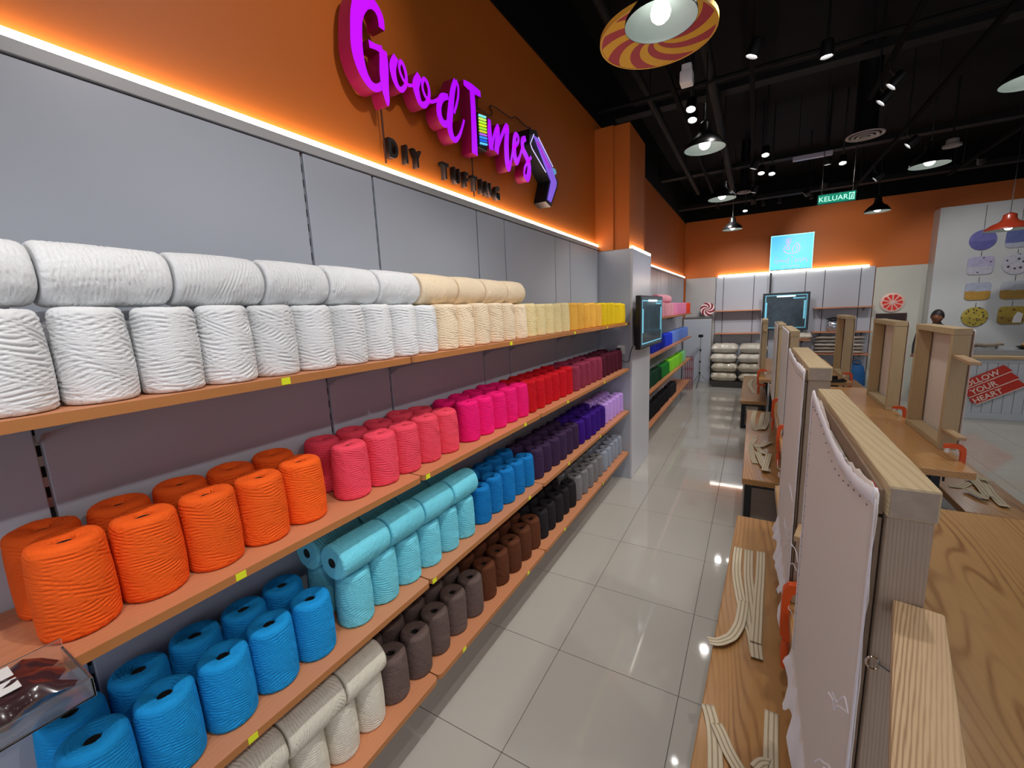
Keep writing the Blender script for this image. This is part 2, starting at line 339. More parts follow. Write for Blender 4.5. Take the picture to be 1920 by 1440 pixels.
def shelf(level, y0, y1, ups, what, tags, group='long beech wall shelves of the first bay'):
    z = ZS[level]
    t = thing('wall_shelf', '%s level beech shelf board under the %s yarn' % (ORD[level], what), 'shelf', (SX0, (y0 + y1) / 2, z), 0, group)
    yc = (y0 + y1) / 2
    mb = MB().prism([(x - SX0, y - yc) for x, y in shelf_outline(y0, y1)], lambda u, v, w: (u, v, w - ST), ST)
    bd = part('board', mb, [M_SHELF, M_EDGE], t, False)
    for p in bd.data.polygons:
        if abs(p.normal.z) < 0.5: p.material_index = 1
    for u in ups: obj('shelf_bracket', brk, t, (0.0, u - yc, -ST))
    for g in tags: obj('price_tag', tagm, t, (SX1 - SX0, g - yc, -0.011))
UN = [(0.09, 1.140), (1.146, 2.186), (2.192, 3.340), (3.346, 4.245)]
UPS = [(0.26, 1.02), (1.34, 2.10), (2.41, 3.195), (3.51, 4.20)]
TAGS = [[(0.655,), (1.86,), (2.75,), (3.5, 4.1)], [(0.476,), (1.17, 1.98), (2.6,), (3.42,)], [(0.443,), (1.16, 2.0), (2.6,), (3.3,)], [(0.6,), (1.32, 1.95), (2.5,), (3.36,)]]
for lv in range(4):
    for k, (y0, y1) in enumerate(UN):
        shelf(lv, -0.4 if (lv == 0 and k == 0) else y0, y1, UPS[k] if not (lv == 0 and k == 0) else (-0.30, 0.26, 1.02), YARNS[lv][k], TAGS[lv][k])
UN2 = [(5.16, 7.06), (7.066, 9.10)]
Y2 = [['pale pink', 'pink and vermilion'], ['navy blue', 'light blue'], ['dark green', 'lime green'], ['black and dark grey', 'jet black']]
for lv in range(4):
    for k, (y0, y1) in enumerate(UN2):
        shelf(lv, y0, y1, ((5.45, 6.20, 6.52) if k == 0 else (7.28, 8.36, 8.68)), Y2[lv][k] , (), 'long beech wall shelves of the far bay')
# ================================================================== YARN CONES
def cone_mesh(seed, r0=0.0600, r1=0.0570, h=0.190, nu=132, nv=118, hole=0.0175, pitch=0.0058, amp0=0.0034):
    rng = np.random.default_rng(seed)
    th = np.linspace(0, 2 * np.pi, nu, endpoint=False)
    # profile: bottom inner -> bottom edge -> side -> top edge -> top inner
    prof = []
    for r in np.linspace(hole, r0 * 0.86, 4): prof.append((r, 0.001))
    rb, rt = 0.011, 0.014
    for a in np.linspace(0, np.pi / 2, 5)[1:]: prof.append((r0 - rb + rb * np.sin(a), rb - rb * np.cos(a)))
    for s in np.linspace(0, 1, nv)[1:-1]: prof.append((r0 + (r1 - r0) * s ** 1.5 + 0.002 * np.sin(np.pi * s), rb + (h - rb - rt) * s))
    for a in np.linspace(0, np.pi / 2, 9): prof.append((r1 - rt + rt * np.cos(a), h - rt + rt * np.sin(a)))
    for r in np.linspace(r1 - rt, hole, 26)[1:]: prof.append((r, h - 0.006 * (1 - (r - hole) / (r1 - rt - hole)) ** 2))
    prof.append((hole, h - 0.05)); prof.append((hole * 0.99, 0.004))
    P = np.array(prof); R = P[:, 0][:, None]; Z = P[:, 1][:, None]
    arc = np.concatenate([[0], np.cumsum(np.hypot(np.diff(P[:, 0]), np.diff(P[:, 1])))])[:, None]
    T = th[None, :]
    def low(k1, k2):
        f = 0
        for _ in range(5):
            a, b = rng.integers(1, 5), rng.uniform(k1, k2); f = f + np.sin(a * T + b * arc + rng.uniform(0, 6.3))
        return f / 3.0
    hgt = np.zeros((len(P), nu))
    best = np.full_like(hgt, -9.0)
    fam = [rng.integers(10, 17), -rng.integers(10, 17), rng.integers(5, 9), -rng.integers(5, 9), rng.integers(-2, 3)]
    for mfam in fam:
        ph = arc / pitch + mfam * T / (2 * np.pi) + 0.55 * low(20, 60) + rng.uniform(0, 1)
        rid = np.abs(np.sin(np.pi * ph)) ** 0.8
        val = rid * 0.9 + 1.0 * low(25, 90)
        hgt = np.where(val > best, rid, hgt); best = np.maximum(best, val)
    amp = np.full((len(P), 1), amp0); amp[:5] = 0.0003; amp[-2:] = 0
    top = P[:, 1] > h - 0.013; amp[top] = amp0 * 0.6
    lump = 0.0010 * low(10, 30)
    d = amp * (hgt - 0.5) + lump * (P[:, 1] > 0.01)[:, None]
    # normals of the profile
    tz = np.gradient(P[:, 1]); tr = np.gradient(P[:, 0]); L = np.hypot(tz, tr) + 1e-9
    nr = (tz / L)[:, None]; nz = (-tr / L)[:, None]
    RR = np.maximum(R + d * nr, hole * 0.8); ZZ = np.maximum(Z + d * nz, 0.0)
    X = RR * np.cos(T); Yv = RR * np.sin(T); ZZ = ZZ + 0 * T
    n = len(P)
    V = np.stack([X, Yv, ZZ], -1).reshape(-1, 3)
    i, k = np.meshgrid(np.arange(n - 1), np.arange(nu), indexing='ij')
    F = np.stack([i * nu + k, i * nu + (k + 1) % nu, (i + 1) * nu + (k + 1) % nu, (i + 1) * nu + k], -1).reshape(-1, 4)
    me = bpy.data.meshes.new('yarn_winding')
    me.from_pydata(V.tolist(), [], F.tolist()); me.materials.append(None)
    me.polygons.foreach_set('use_smooth', [True] * len(F)); me.update()
    return me
CM = [cone_mesh(s, pitch=p) for s, p in ((1, 0.0084), (2, 0.0076), (3, 0.0090), (4, 0.0080), (5, 0.0086))]
CMW = [cone_mesh(s, 0.0588, 0.0555, 0.187, pitch=0.0105, amp0=0.0042) for s in (11, 12, 13)]
RMF = [cone_mesh(s, 0.061, 0.0595, 0.200, pitch=0.0092, amp0=0.0040) for s in (21, 22, 23)]
FAR = [cone_mesh(s, nu=40, nv=36, pitch=0.011) for s in (31, 32)]
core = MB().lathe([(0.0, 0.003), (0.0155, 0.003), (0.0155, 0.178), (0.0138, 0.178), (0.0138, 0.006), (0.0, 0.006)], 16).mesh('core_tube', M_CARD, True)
YC = {'white': '#E2E4E6', 'cream': '#F3DFC0', 'ltyel': '#F0DDA6', 'gold': '#F0B84E', 'yellow': '#E9C81C',
      'orange': '#F2601A', 'coral': '#EE4A60', 'hot': '#EE1274', 'red': '#C8081C', 'mauve': '#8C2F48', 'maroon': '#4C0E24',
      'sky': '#1794DA', 'aqua': '#74D2E6', 'blue': '#0C76BE', 'dkpurple': '#3A2546', 'purple': '#360C7A', 'lilac': '#BE98E2',
      'ivory': '#DAD5C6', 'taupe': '#665550', 'brown': '#5E341F', 'black': '#232024', 'grey': '#7C7A7C', 'ltgrey': '#8E95A2',
      'pink': '#F0A8B8', 'pink2': '#EE8FBA', 'verm': '#EE4A28', 'navy': '#1626A0', 'royal': '#2440DA', 'ltblue': '#6C8EE0', 'dkgreen': '#123A26', 'green': '#1F7A2C', 'lime': '#86D838', 'mint': '#8FD8A0', 'orchid': '#E070D8', 'jet': '#141316'}
YM = {k: yarn('yarn_' + k, v, 0.05 if k in ('black', 'jet', 'maroon', 'brown', 'dkpurple') else 0.2) for k, v in YC.items()}
YN = {'white': 'white', 'cream': 'cream', 'ltyel': 'pale buttery', 'gold': 'golden yellow', 'yellow': 'bright yellow', 'orange': 'bright orange', 'coral': 'coral pink',
      'hot': 'hot pink', 'red': 'scarlet red', 'mauve': 'dusky mauve', 'maroon': 'dark maroon', 'sky': 'sky blue', 'aqua': 'light aqua', 'blue': 'deep azure blue',
      'dkpurple': 'dark aubergine', 'purple': 'vivid purple', 'lilac': 'pale lilac', 'ivory': 'ivory', 'taupe': 'grey taupe', 'brown': 'chestnut brown', 'black': 'charcoal black',
      'grey': 'mid grey', 'ltgrey': 'bluish grey', 'pink': 'pale pink', 'pink2': 'candy pink', 'verm': 'vermilion', 'navy': 'navy blue', 'royal': 'royal blue', 'ltblue': 'periwinkle',
      'dkgreen': 'dark bottle green', 'green': 'grass green', 'lime': 'lime green', 'mint': 'mint green', 'orchid': 'orchid pink', 'jet': 'jet black'}
CNT = [0]
ORDN = ['first', 'second', 'third', 'fourth', 'fifth', 'sixth', 'seventh', 'eighth', 'ninth', 'tenth', 'eleventh', 'twelfth', 'thirteenth', 'fourteenth', 'fifteenth']
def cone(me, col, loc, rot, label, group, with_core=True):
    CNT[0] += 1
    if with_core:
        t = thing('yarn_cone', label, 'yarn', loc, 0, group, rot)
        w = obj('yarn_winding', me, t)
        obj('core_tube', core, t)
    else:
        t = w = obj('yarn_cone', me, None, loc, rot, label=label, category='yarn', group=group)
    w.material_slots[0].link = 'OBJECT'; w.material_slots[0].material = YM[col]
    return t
def row(lv, col, ys, nxt='grey column', back=True, front=True, meshes=CM, far=False):
    xf, xb = ((-1.147, -1.280), (-1.183, -1.322), (-1.176, -1.318), (-1.183, -1.322))[lv]
    nm = YN[col]; z = ZS[lv] + 0.0005
    pit = min(b - a for a, b in zip(ys[:-1], ys[1:])) if len(ys) > 1 else 0.125
    fit = max(0.93, min(1.04, (pit - 0.0045) / (0.1225 if meshes is not CMW else 0.1205)))
    for i, y in enumerate(ys):
        for isback in (False, True):
            if (isback and not back) or (not isback and not front): continue
            lab = '%s %s yarn cone from the %s, %s row, %s shelf' % (ORDN[len(ys) - 1 - i], nm, nxt, 'rear' if isback else 'front', ORD[lv])
            grp = '%s yarn cones, %s row' % (nm, 'rear' if isback else 'front')
            x = (xb if isback else xf) + random.uniform(-0.004, 0.004)
            s = random.uniform(0.97, 1.03)
            o = cone(random.choice(meshes), col, (x, y + random.uniform(-0.001, 0.001), z), (0, 0, random.randrange(4) * math.pi / 2), lab, grp, not far and lv > 0)
            o.scale = (fit * random.uniform(0.985, 1.0),) * 2 + (s,)
def rolls(lv, col, ends, x, zoff, where, nxt, cores=True):
    nm = YN[col]
    n = len(ends) - 1
    for i, (a, b) in enumerate(zip(ends[:-1], ends[1:])):
        L = b - a - 0.004
        o = cone(random.choice(RMF), col, (x, a + 0.002, ZS[lv] + 0.0005 + zoff), (-math.pi / 2, random.randrange(4) * math.pi / 2, 0),
                 '%s %s yarn cone from the %s lying %s' % (ORDN[n - 1 - i], nm, nxt, where), '%s yarn cones lying down, %s' % (nm, where), cores)
        o.scale = (1, 1, L / 0.200)
def lin_ys(a, b, n): return [a + (b - a) * (i + 0.5) / n for i in range(n)]
row(0, 'white', [0.195 + 0.1216 * i for i in range(10)], 'cream ones', back=True, meshes=CMW)
row(0, 'cream', lin_ys(1.355, 2.115, 6), 'pale buttery ones', back=True, meshes=CMW)
row(0, 'ltyel', lin_ys(2.118, 2.745, 5), 'golden ones', back=False); row(0, 'gold', lin_ys(2.75, 3.445, 5), 'bright yellow ones', back=False); row(0, 'yellow', lin_ys(3.45, 4.20, 6), back=False)
rolls(0, 'white', [0.052, 0.262, 0.475, 0.685, 0.885, 1.090, 1.300], -1.205, 0.187 + 0.0655, 'across the white cones', 'cream ones')
rolls(0, 'cream', [1.305, 1.55, 1.77, 1.985, 2.19], -1.205, 0.187 + 0.0655, 'across the cream cones', 'grey column')
row(1, 'orange', [0.222, 0.350, 0.478, 0.606, 0.734], 'coral ones'); row(1, 'coral', [0.915, 1.043, 1.171, 1.299, 1.427], 'hot pink ones'); row(1, 'hot', [1.602, 1.728, 1.854, 1.980, 2.106], 'scarlet ones')
row(1, 'red', lin_ys(2.165, 2.885, 6), 'mauve ones'); row(1, 'mauve', lin_ys(2.885, 3.555, 5), 'maroon ones'); row(1, 'maroon', lin_ys(3.556, 4.20, 5))
row(2, 'sky', [0.195, 0.322, 0.449, 0.576, 0.703], 'aqua ones'); row(2, 'aqua', lin_ys(0.800, 1.562, 6), 'azure ones'); row(2, 'blue', lin_ys(1.585, 2.205, 5), 'aubergine ones')
row(2, 'dkpurple', lin_ys(2.21, 2.970, 6), 'purple ones'); row(2, 'purple', lin_ys(2.972, 3.622, 5), 'lilac ones'); row(2, 'lilac', lin_ys(3.625, 4.235, 5))
rolls(2, 'aqua', [0.785, 1.000, 1.185, 1.375, 1.565], -1.168, 0.187 + 0.0655, 'on the front aqua cones', 'azure ones'); rolls(2, 'aqua', [0.785, 0.99, 1.18, 1.375, 1.56], -1.300, 0.187 + 0.0655, 'on the rear aqua cones', 'azure ones')
row(3, 'ivory', [0.387, 0.509, 0.631, 0.753, 0.875], 'taupe ones', back=False); row(3, 'taupe', lin_ys(0.935, 1.600, 5), 'brown ones'); row(3, 'brown', lin_ys(1.605, 2.270, 5), 'charcoal ones')
row(3, 'black', lin_ys(2.275, 2.90, 5), 'mid grey ones'); row(3, 'grey', lin_ys(2.905, 3.57, 5), 'light grey ones'); row(3, 'ltgrey', lin_ys(3.575, 4.20, 5))
rolls(3, 'ivory', [0.345, 0.548, 0.750, 0.925], -1.170, 0.187 + 0.0655, 'along the ivory cones', 'taupe ones')
# far bay (small in the picture)
def far_row(lv, spec):
    for i, (col, a, b) in enumerate(spec):
        nx = (YN[spec[i + 1][0]] + ' ones') if i + 1 < len(spec) else 'light stand'
        n = max(1, int((b - a) / 0.125)); row(lv, col, lin_ys(a, b, n), nx, back=False, meshes=FAR, far=True)
far_row(0, [('pink', 5.8, 7.0), ('pink2', 7.05, 8.42), ('verm', 8.44, 9.0)])
rolls(0, 'pink', [6.15, 6.35, 6.55, 6.75, 6.95, 7.15], -1.205, 0.187 + 0.0655, 'across the pale pink cones', 'candy pink ones')
far_row(1, [('navy', 5.6, 6.55), ('royal', 6.6, 7.2), ('ltblue', 7.25, 9.0)])
far_row(2, [('orchid', 5.22, 5.35), ('dkgreen', 5.4, 6.3), ('green', 6.32, 6.95), ('lime', 7.0, 8.3), ('mint', 8.32, 8.75)])
far_row(3, [('jet', 5.25, 7.0), ('black', 7.1, 7.75)])
# ================================================================== WALL SIGN (script letters, spool, tufting gun)
def spline(pts, k=6):
    out = []
    P = [np.array(p, float) for p in pts]; n = len(P)
    for i in range(n - 1):
        p0, p1, p2, p3 = P[max(0, i - 1)], P[i], P[i + 1], P[min(n - 1, i + 2)]
        for j in range(k):
            t = j / k
            out.append(0.5 * ((2 * p1) + (-p0 + p2) * t + (2 * p0 - 5 * p1 + 4 * p2 - p3) * t * t + (-p0 + 3 * p1 - 3 * p2 + p3) * t ** 3))
    out.append(P[-1]); return out
def stroke(mb, pts, to3, d, k=6, mi_face=0, mi_side=1):
    """solid pen stroke: pts (u, v, width), extruded from w=0 (back) to w=d (face)"""
    C_ = spline(pts, k); n = len(C_); L = []; Rr = []
    for i in range(n):
        a = C_[max(0, i - 1)][:2]; b = C_[min(n - 1, i + 1)][:2]; t = b - a; t = t / (np.linalg.norm(t) + 1e-9); nn = np.array([-t[1], t[0]])
        w = max(0.004, C_[i][2]) / 2; L.append(C_[i][:2] + nn * w); Rr.append(C_[i][:2] - nn * w)
    v = [to3(*p, 0) for p in L] + [to3(*p, 0) for p in Rr] + [to3(*p, d) for p in L] + [to3(*p, d) for p in Rr]
    F = [];S_ = []
    for i in range(n - 1):
        F.append((2 * n + i, 2 * n + i + 1, 3 * n + i + 1, 3 * n + i)); S_.append((i, n + i, n + i + 1, i + 1))
        S_.append((i, i + 1, 2 * n + i + 1, 2 * n + i)); S_.append((n + i, 3 * n + i, 3 * n + i + 1, n + i + 1))
    S_.append((0, 2 * n, 3 * n, n)); S_.append((n - 1, 2 * n - 1, 4 * n - 1, 3 * n - 1))
    b0 = len(mb.v); mb.add(v, F, mi_face); 
    mb.f += [tuple(q + b0 for q in f) for f in S_]; mb.m += [mi_side] * len(S_)
XF = -1.325                                       # plane of the letter faces
SGN = np.array([-1.405, 1.95, 2.60])              # sign origin on the wall
def c2(x, y, w): return (620 + x / 6, y / 6, w / 6)
def c3(x, y, w): return (820 + x / 5.333, 130 + y / 5.333, w / 5.333)
def wall_pts(pts, conv):
    out = []
    for p in pts:
        X, Y_, w = conv(*p); a = onx(X - w / 2, Y_, XF); b = onx(X + w / 2, Y_, XF); c = onx(X, Y_, XF)
        out.append((c[1] - SGN[1], c[2] - SGN[2], abs(b[1] - a[1])))
    return out
LET = {
 'G': (c2, [[(575, 325, 60), (560, 200, 70), (510, 90, 80), (430, 10, 110), (345, 10, 140), (295, 150, 125), (288, 350, 125), (300, 560, 130), (340, 740, 115), (400, 880, 90), (470, 970, 70), (540, 985, 55), (595, 930, 40)],
            [(430, 490, 60), (500, 525, 45), (580, 565, 60)], [(585, 560, 80), (597, 700, 92), (600, 850, 95), (612, 1000, 80), (630, 1100, 60), (642, 1190, 26)]]),
 'o': (c2, [[(735, 640, 55), (700, 740, 70), (712, 860, 62), (752, 970, 45), (800, 1010, 38), (840, 965, 32), (852, 880, 28), (830, 765, 32), (790, 690, 30), (772, 760, 24), (800, 860, 26), (850, 940, 26), (905, 962, 22), (950, 950, 20)]]),
 'o2': (c2, [[(1000, 850, 55), (960, 950, 72), (975, 1060, 62), (1012, 1160, 48), (1060, 1180, 42), (1100, 1120, 32), (1108, 1020, 28), (1080, 920, 32), (1045, 890, 28), (1032, 970, 24), (1060, 1070, 26), (1110, 1135, 26), (1165, 1140, 22), (1215, 1110, 20)]]),
 'd': (c3, [[(110, 275, 30), (50, 280, 45), (18, 360, 46), (25, 470, 50), (70, 545, 42), (112, 520, 30), (135, 420, 26)], [(180, 110, 32), (152, 220, 44), (132, 400, 52), (122, 560, 54), (145, 665, 46), (185, 705, 30), (230, 640, 20), (268, 505, 16)], [(180, 110, 26), (207, 180, 20), (202, 300, 18), (165, 440, 18)]]),
 'T': (c3, [[(262, 130, 28), (340, 185, 44), (432, 250, 30)], [(345, 200, 46), (358, 400, 48), (368, 640, 52), (375, 850, 56)]]),
 'm': (c3, [[(520, 500, 24), (525, 650, 42), (542, 805, 44)], [(542, 800, 18), (570, 650, 20), (605, 572, 26), (602, 680, 42), (590, 832, 42)], [(592, 820, 18), (650, 645, 22), (697, 572, 30), (690, 740, 42), (695, 900, 46), (710, 980, 40), (735, 920, 18), (755, 790, 15)]]),
 'e': (c3, [[(752, 800, 16), (805, 735, 18), (808, 672, 20), (780, 660, 26), (768, 760, 36), (775, 870, 40), (795, 925, 30), (825, 870, 16), (850, 770, 16)]]),
 's': (c3, [[(885, 690, 22), (852, 715, 30), (858, 800, 34), (898, 890, 38), (920, 980, 36), (905, 1085, 34), (872, 1060, 20), (880, 970, 16), (940, 875, 14)]]),
}
M_PURP = mat('purple_acrylic', '#A808F0', 0.35, emit=1.05)
M_MAGS = mat('magenta_return', '#A5104E', 0.35)
sg = thing('script_sign', 'large purple script letter sign reading Good Times mounted on the orange wall', 'sign', tuple(SGN))
DEP = 0.066
GLYPH = {}
for nm, (conv, strokes) in LET.items():
    mb = MB(); GLYPH[nm] = [wall_pts(s_, conv) for s_ in strokes]
    for i, s_ in enumerate(GLYPH[nm]): stroke(mb, s_, lambda u, v, w, i=i: (w + XF - SGN[0] - DEP + 0.0006 * i, u, v), DEP)
    # outer returns
    part('letter', mb, [M_PURP, M_MAGS], sg, False)
for (px, py) in ((713, 195), (884, 290)):          # supply wires dropping to the light strip
    a = onx(px, py, -1.40); pts = [(0.006, a[1] - SGN[1], a[2] - SGN[2] + 0.02), (0.006, a[1] - SGN[1] + 0.003, PT + 0.07 - SGN[2])]
    part('wire', MB().tube(pts, 0.004, 6), mat('brown_wire', '#4A2410', 0.6), sg)
wp = [onx(820 + x / 5.333, 130 + y / 5.333, -1.40) for x, y in ((400, 270), (395, 390), (420, 400), (520, 465), (545, 430), (520, 380), (560, 372), (730, 485), (780, 475), (870, 560), (930, 590))]
part('wire', MB().tube([(0.006, p[1] - SGN[1], p[2] - SGN[2]) for p in spline([tuple(q) for q in wp], 4)], 0.004, 6), MAT['brown_wire'], sg)
# thread spool standing for the letter i
spool = thing('spool_sign', 'neon thread spool shaped sign with green and blue bands inside the purple lettering', 'sign', tuple(SGN))
sp = [onx(820 + x / 5.333, 130 + y / 5.333, XF) for x, y in ((408, 420), (492, 478), (492, 785), (408, 765))]
y0, y1 = sp[0][1] - SGN[1], sp[1][1] - SGN[1]; z1 = sp[0][2] - SGN[2]; z0 = sp[3][2] - SGN[2]
xf = XF - SGN[0]
part('spool_body', MB().box(xf - 0.07, xf - 0.006, y0, y1, z0, z1, 0.004), M_BLACKM, spool, False)
bands = ['#7FE8F0', '#C8F070', '#B8F040', '#D8F028', '#A8E838', '#C8D830', '#B060E0', '#4090F0', '#2060E8', '#60C8F8']
for i, c in enumerate(bands):
    za = z1 - (z1 - z0) * (0.06 + 0.088 * i); zb = za - (z1 - z0) * 0.05
    part('thread_band', MB().add([(xf - 0.004, y0 + 0.006, zb), (xf - 0.004, y1 - 0.006, zb + 0.012), (xf - 0.004, y1 - 0.006, za + 0.012), (xf - 0.004, y0 + 0.006, za),
                                  (xf + 0.002, y0 + 0.006, zb), (xf + 0.002, y1 - 0.006, zb + 0.012), (xf + 0.002, y1 - 0.006, za + 0.012), (xf + 0.002, y0 + 0.006, za)],
                                 [(3, 2, 1, 0), (4, 5, 6, 7), (0, 1, 5, 4), (1, 2, 6, 5), (2, 3, 7, 6), (3, 0, 4, 7)]), mat('band%d' % i, c, 0.4, emit=0.9), spool, False)
gun = thing('tufting_gun_sign', 'black and violet tufting gun shaped sign at the end of the purple lettering', 'sign', tuple(SGN))
def gp(L_): return [(lambda q: (q[1] - SGN[1], q[2] - SGN[2]))(onx(820 + x / 5.333, 130 + y / 5.333, XF)) for x, y in L_]
part('gun_body', MB().prism(gp([(930, 590), (1000, 610), (1030, 720), (1150, 960), (1215, 1130), (1205, 1190), (1142, 1375), (1088, 1320), (1125, 1115), (1080, 1020), (955, 745), (925, 730)]), lambda u, v, w: (w + xf - 0.105, u, v), 0.10), M_BLACKM, gun, False)
part('gun_face', MB().prism(gp([(965, 660), (1005, 690), (1140, 970), (1195, 1130), (1190, 1175), (1138, 1330), (1105, 1300), (1140, 1120), (1095, 1010)]), lambda u, v, w: (w + xf - 0.005, u, v), 0.006), mat('violet_face', '#8A62E8', 0.4, emit=0.7), gun, False)
part('gun_stripe', MB().prism(gp([(985, 720), (1002, 720), (1128, 985), (1112, 1000)]), lambda u, v, w: (w + xf + 0.001, u, v), 0.004), mat('magenta_face', '#B030D8', 0.4, emit=0.7), gun, False)
part('trigger', MB().prism(gp([(1150, 985), (1180, 1000), (1190, 1040), (1172, 1060), (1160, 1030)]), lambda u, v, w: (w + xf - 0.06, u, v), 0.062), mat('pale_blue_face', '#70B8E0', 0.4, emit=0.5), gun, False)
for L_ in ([(960, 650), (925, 745), (945, 800), (1080, 1030)], [(1005, 680), (1150, 975)]):
    part('neon_line', MB().tube([(xf + 0.004, u, v) for u, v in gp(L_)], 0.003, 6), mat('pale_neon', '#D0C8FF', 0.4, emit=1.0), gun)
# DIY TUFTING, black letters
M_TXT = mat('black_acrylic', '#15171A', 0.35)
ts = thing('block_letter_sign', 'small black block letter sign reading DIY TUFTING under the purple script', 'sign', (-1.425, 1.42, 2.476))
def glyph_mesh(ch, size, ext, off=0.0, mt=None):
    cu = bpy.data.curves.new('g', 'FONT'); cu.body = ch; cu.size = size; cu.extrude = ext; cu.offset = off; cu.align_x = 'CENTER'; cu.resolution_u = 4
    o = bpy.data.objects.new('g', cu); COL.objects.link(o); bpy.context.view_layer.update()
    me = bpy.data.meshes.new_from_object(o.evaluated_get(bpy.context.evaluated_depsgraph_get())); bpy.data.objects.remove(o)
    me.materials.clear(); me.materials.append(mt or M_TXT); return me
for ch, (px, py) in zip('DIYTUFTING', ((739, 280), (764, 291), (784, 299), (837, 321), (858, 330), (875.5, 337), (892, 345.5), (904.5, 350.5), (917, 357), (934, 364))):
    p = onx(px, py, -1.385)
    obj('letter', glyph_mesh(ch, 0.104, 0.014, 0.0035), ts, (0.024, p[1] - 1.42, 0.0), (math.pi / 2, 0, math.pi / 2)).scale = (0.76, 1, 1)
# ================================================================== TV ON THE COLUMN
def screen_mat(name, seed, glow):
    mt, nt, b = new_mat(name); tc = node(nt, 'ShaderNodeTexCoord')
    b.inputs['Base Color'].default_value = (0.01, 0.012, 0.015, 1); b.inputs['Roughness'].default_value = 0.12
    nz = node(nt, 'ShaderNodeTexNoise', Scale=7.0 + seed, Detail=2.0); nt.links.new(tc.outputs['Object'], nz.inputs['Vector'])
    cr = node(nt, 'ShaderNodeValToRGB'); cr.color_ramp.elements[0].color = (0.002, 0.004, 0.008, 1); cr.color_ramp.elements[1].color = (0.03, 0.05, 0.06, 1)
    nt.links.new(nz.outputs['Fac'], cr.inputs[0]); nt.links.new(cr.outputs[0], b.inputs['Emission Color']); b.inputs['Emission Strength'].default_value = glow
    return mt
M_CYAN = mat('screen_cyan', '#6CB8D0', 0.4, emit=0.5); M_PALE = mat('screen_white', '#D8F0F8', 0.4, emit=0.8)
def tv(label, loc, rotz, W_, H_, D_, group=None):
    """flat screen facing local -y, centre of the back edge at the origin"""
    t = thing('television', label, 'television', loc, rotz, group)
    part('housing', MB().box(-W_ / 2, W_ / 2, -D_, 0, 0, H_, 0.006), mat('tv_black', '#0A0C10', 0.3), t, False)
    s = part('screen', MB().box(-W_ / 2 + 0.02, W_ / 2 - 0.02, -D_ - 0.002, -D_ + 0.002, 0.02, H_ - 0.02), screen_mat('screen_%s' % cam.name + str(len(MAT)), W_ * 5, 1.0), t, False)
    f = 0.045; th = 0.012
    for (x0, x1, z0_, z1_) in ((-W_ / 2 + f, W_ / 2 - f, H_ - f - th, H_ - f), (-W_ / 2 + f, W_ / 2 - f, f, f + th), (-W_ / 2 + f, -W_ / 2 + f + th, f, H_ - f), (W_ / 2 - f - th, W_ / 2 - f, f, H_ - f)):
        part('screen_border', MB().box(x0, x1, -D_ - 0.0035, -D_ - 0.002, z0_, z1_), M_CYAN, s, False)
    for (x0, x1, z0_, z1_, mm) in ((-0.2 * W_, 0.2 * W_, H_ * 0.885, H_ * 0.925, M_PALE), (0.15 * W_, 0.4 * W_, H_ * 0.835, H_ * 0.865, M_CYAN), (-0.44 * W_, -0.40 * W_, H_ * 0.3, H_ * 0.75, M_CYAN), (0.38 * W_, 0.42 * W_, H_ * 0.3, H_ * 0.78, M_CYAN)):
        part('screen_caption', MB().box(x0, x1, -D_ - 0.0045, -D_ - 0.002, z0_, z1_), mm, s, False)
    return t
t1 = tv('black wall television with dark screen bracketed to the grey column', (-0.975, 4.60, 1.385), math.pi / 2 + math.radians(-2), 0.92, 0.52, 0.05)
part('bracket', MB().box(-0.12, 0.12, 0, 0.072, 0.16, 0.36, 0.004), M_BLACKM, t1, False)
part('back_box', MB().box(-0.40, 0.25, 0, 0.03, 0.03, 0.30, 0.01), MAT['tv_black'], t1, False)
t2 = tv('black television with cyan bordered screen on a pole before the far panels', (0.545, YB - 0.20, 1.215), 0, 0.80, 0.75, 0.05)
part('hanging_pole', MB().box(-0.30, -0.27, 0.0, 0.03, 0.5, 1.17), M_BLACKM, t2, False)
part('bracket', MB().box(-0.10, 0.10, 0, 0.184, 0.25, 0.45, 0.004), M_BLACKM, t2, False)
# charger and cable beside it
ad = thing('power_adapter', 'small black power adapter plugged into a white wall socket on the column side', 'adapter', (-1.17, 4.27, 1.36))
part('socket_plate', MB().box(-0.035, 0.045, -0.012, 0.0, -0.03, 0.06, 0.003), M_WHITE, ad, False)
part('plug', MB().box(-0.03, 0.01, -0.05, -0.012, -0.015, 0.035, 0.006), M_BLACKM, ad, False)
part('cable', MB().tube(spline([(0.0, -0.045, -0.015), (0.03, -0.05, -0.09), (0.09, -0.03, -0.10), (0.105, -0.02, -0.02), (0.125, -0.015, 0.05)], 5), 0.004, 6), M_BLACKM, ad)
# ================================================================== FAR WALL THINGS
lb = thing('light_box_sign', 'square blue light box sign with thin pink outline logo on the far wall', 'sign', (0.585, YB - 0.02, 2.42))
part('box_frame', MB().box(-0.36, 0.36, -0.15, 0, 0, 0.68, 0.004), mat('dark_frame', '#2A2A30', 0.5), lb, False)
part('glow_panel', MB().box(-0.352, 0.352, -0.158, -0.148, 0.008, 0.672, 0.002), mat('blue_glow', '#4FB2F0', 0.4, emit=1.25), lb, False)
part('panel_edge', MB().box(-0.352, 0.352, -0.160, -0.150, 0.664, 0.676).box(-0.358, -0.349, -0.16, -0.15, 0.0, 0.676).box(0.349, 0.358, -0.16, -0.15, 0.0, 0.676), mat('cyan_edge', '#A8F0FF', 0.4, emit=1.4), lb, False)
M_PK = mat('pink_outline', '#E8A0C8', 0.4, emit=0.9); M_LV = mat('lavender_outline', '#B0A0F0', 0.4, emit=0.9)
mk = MB()
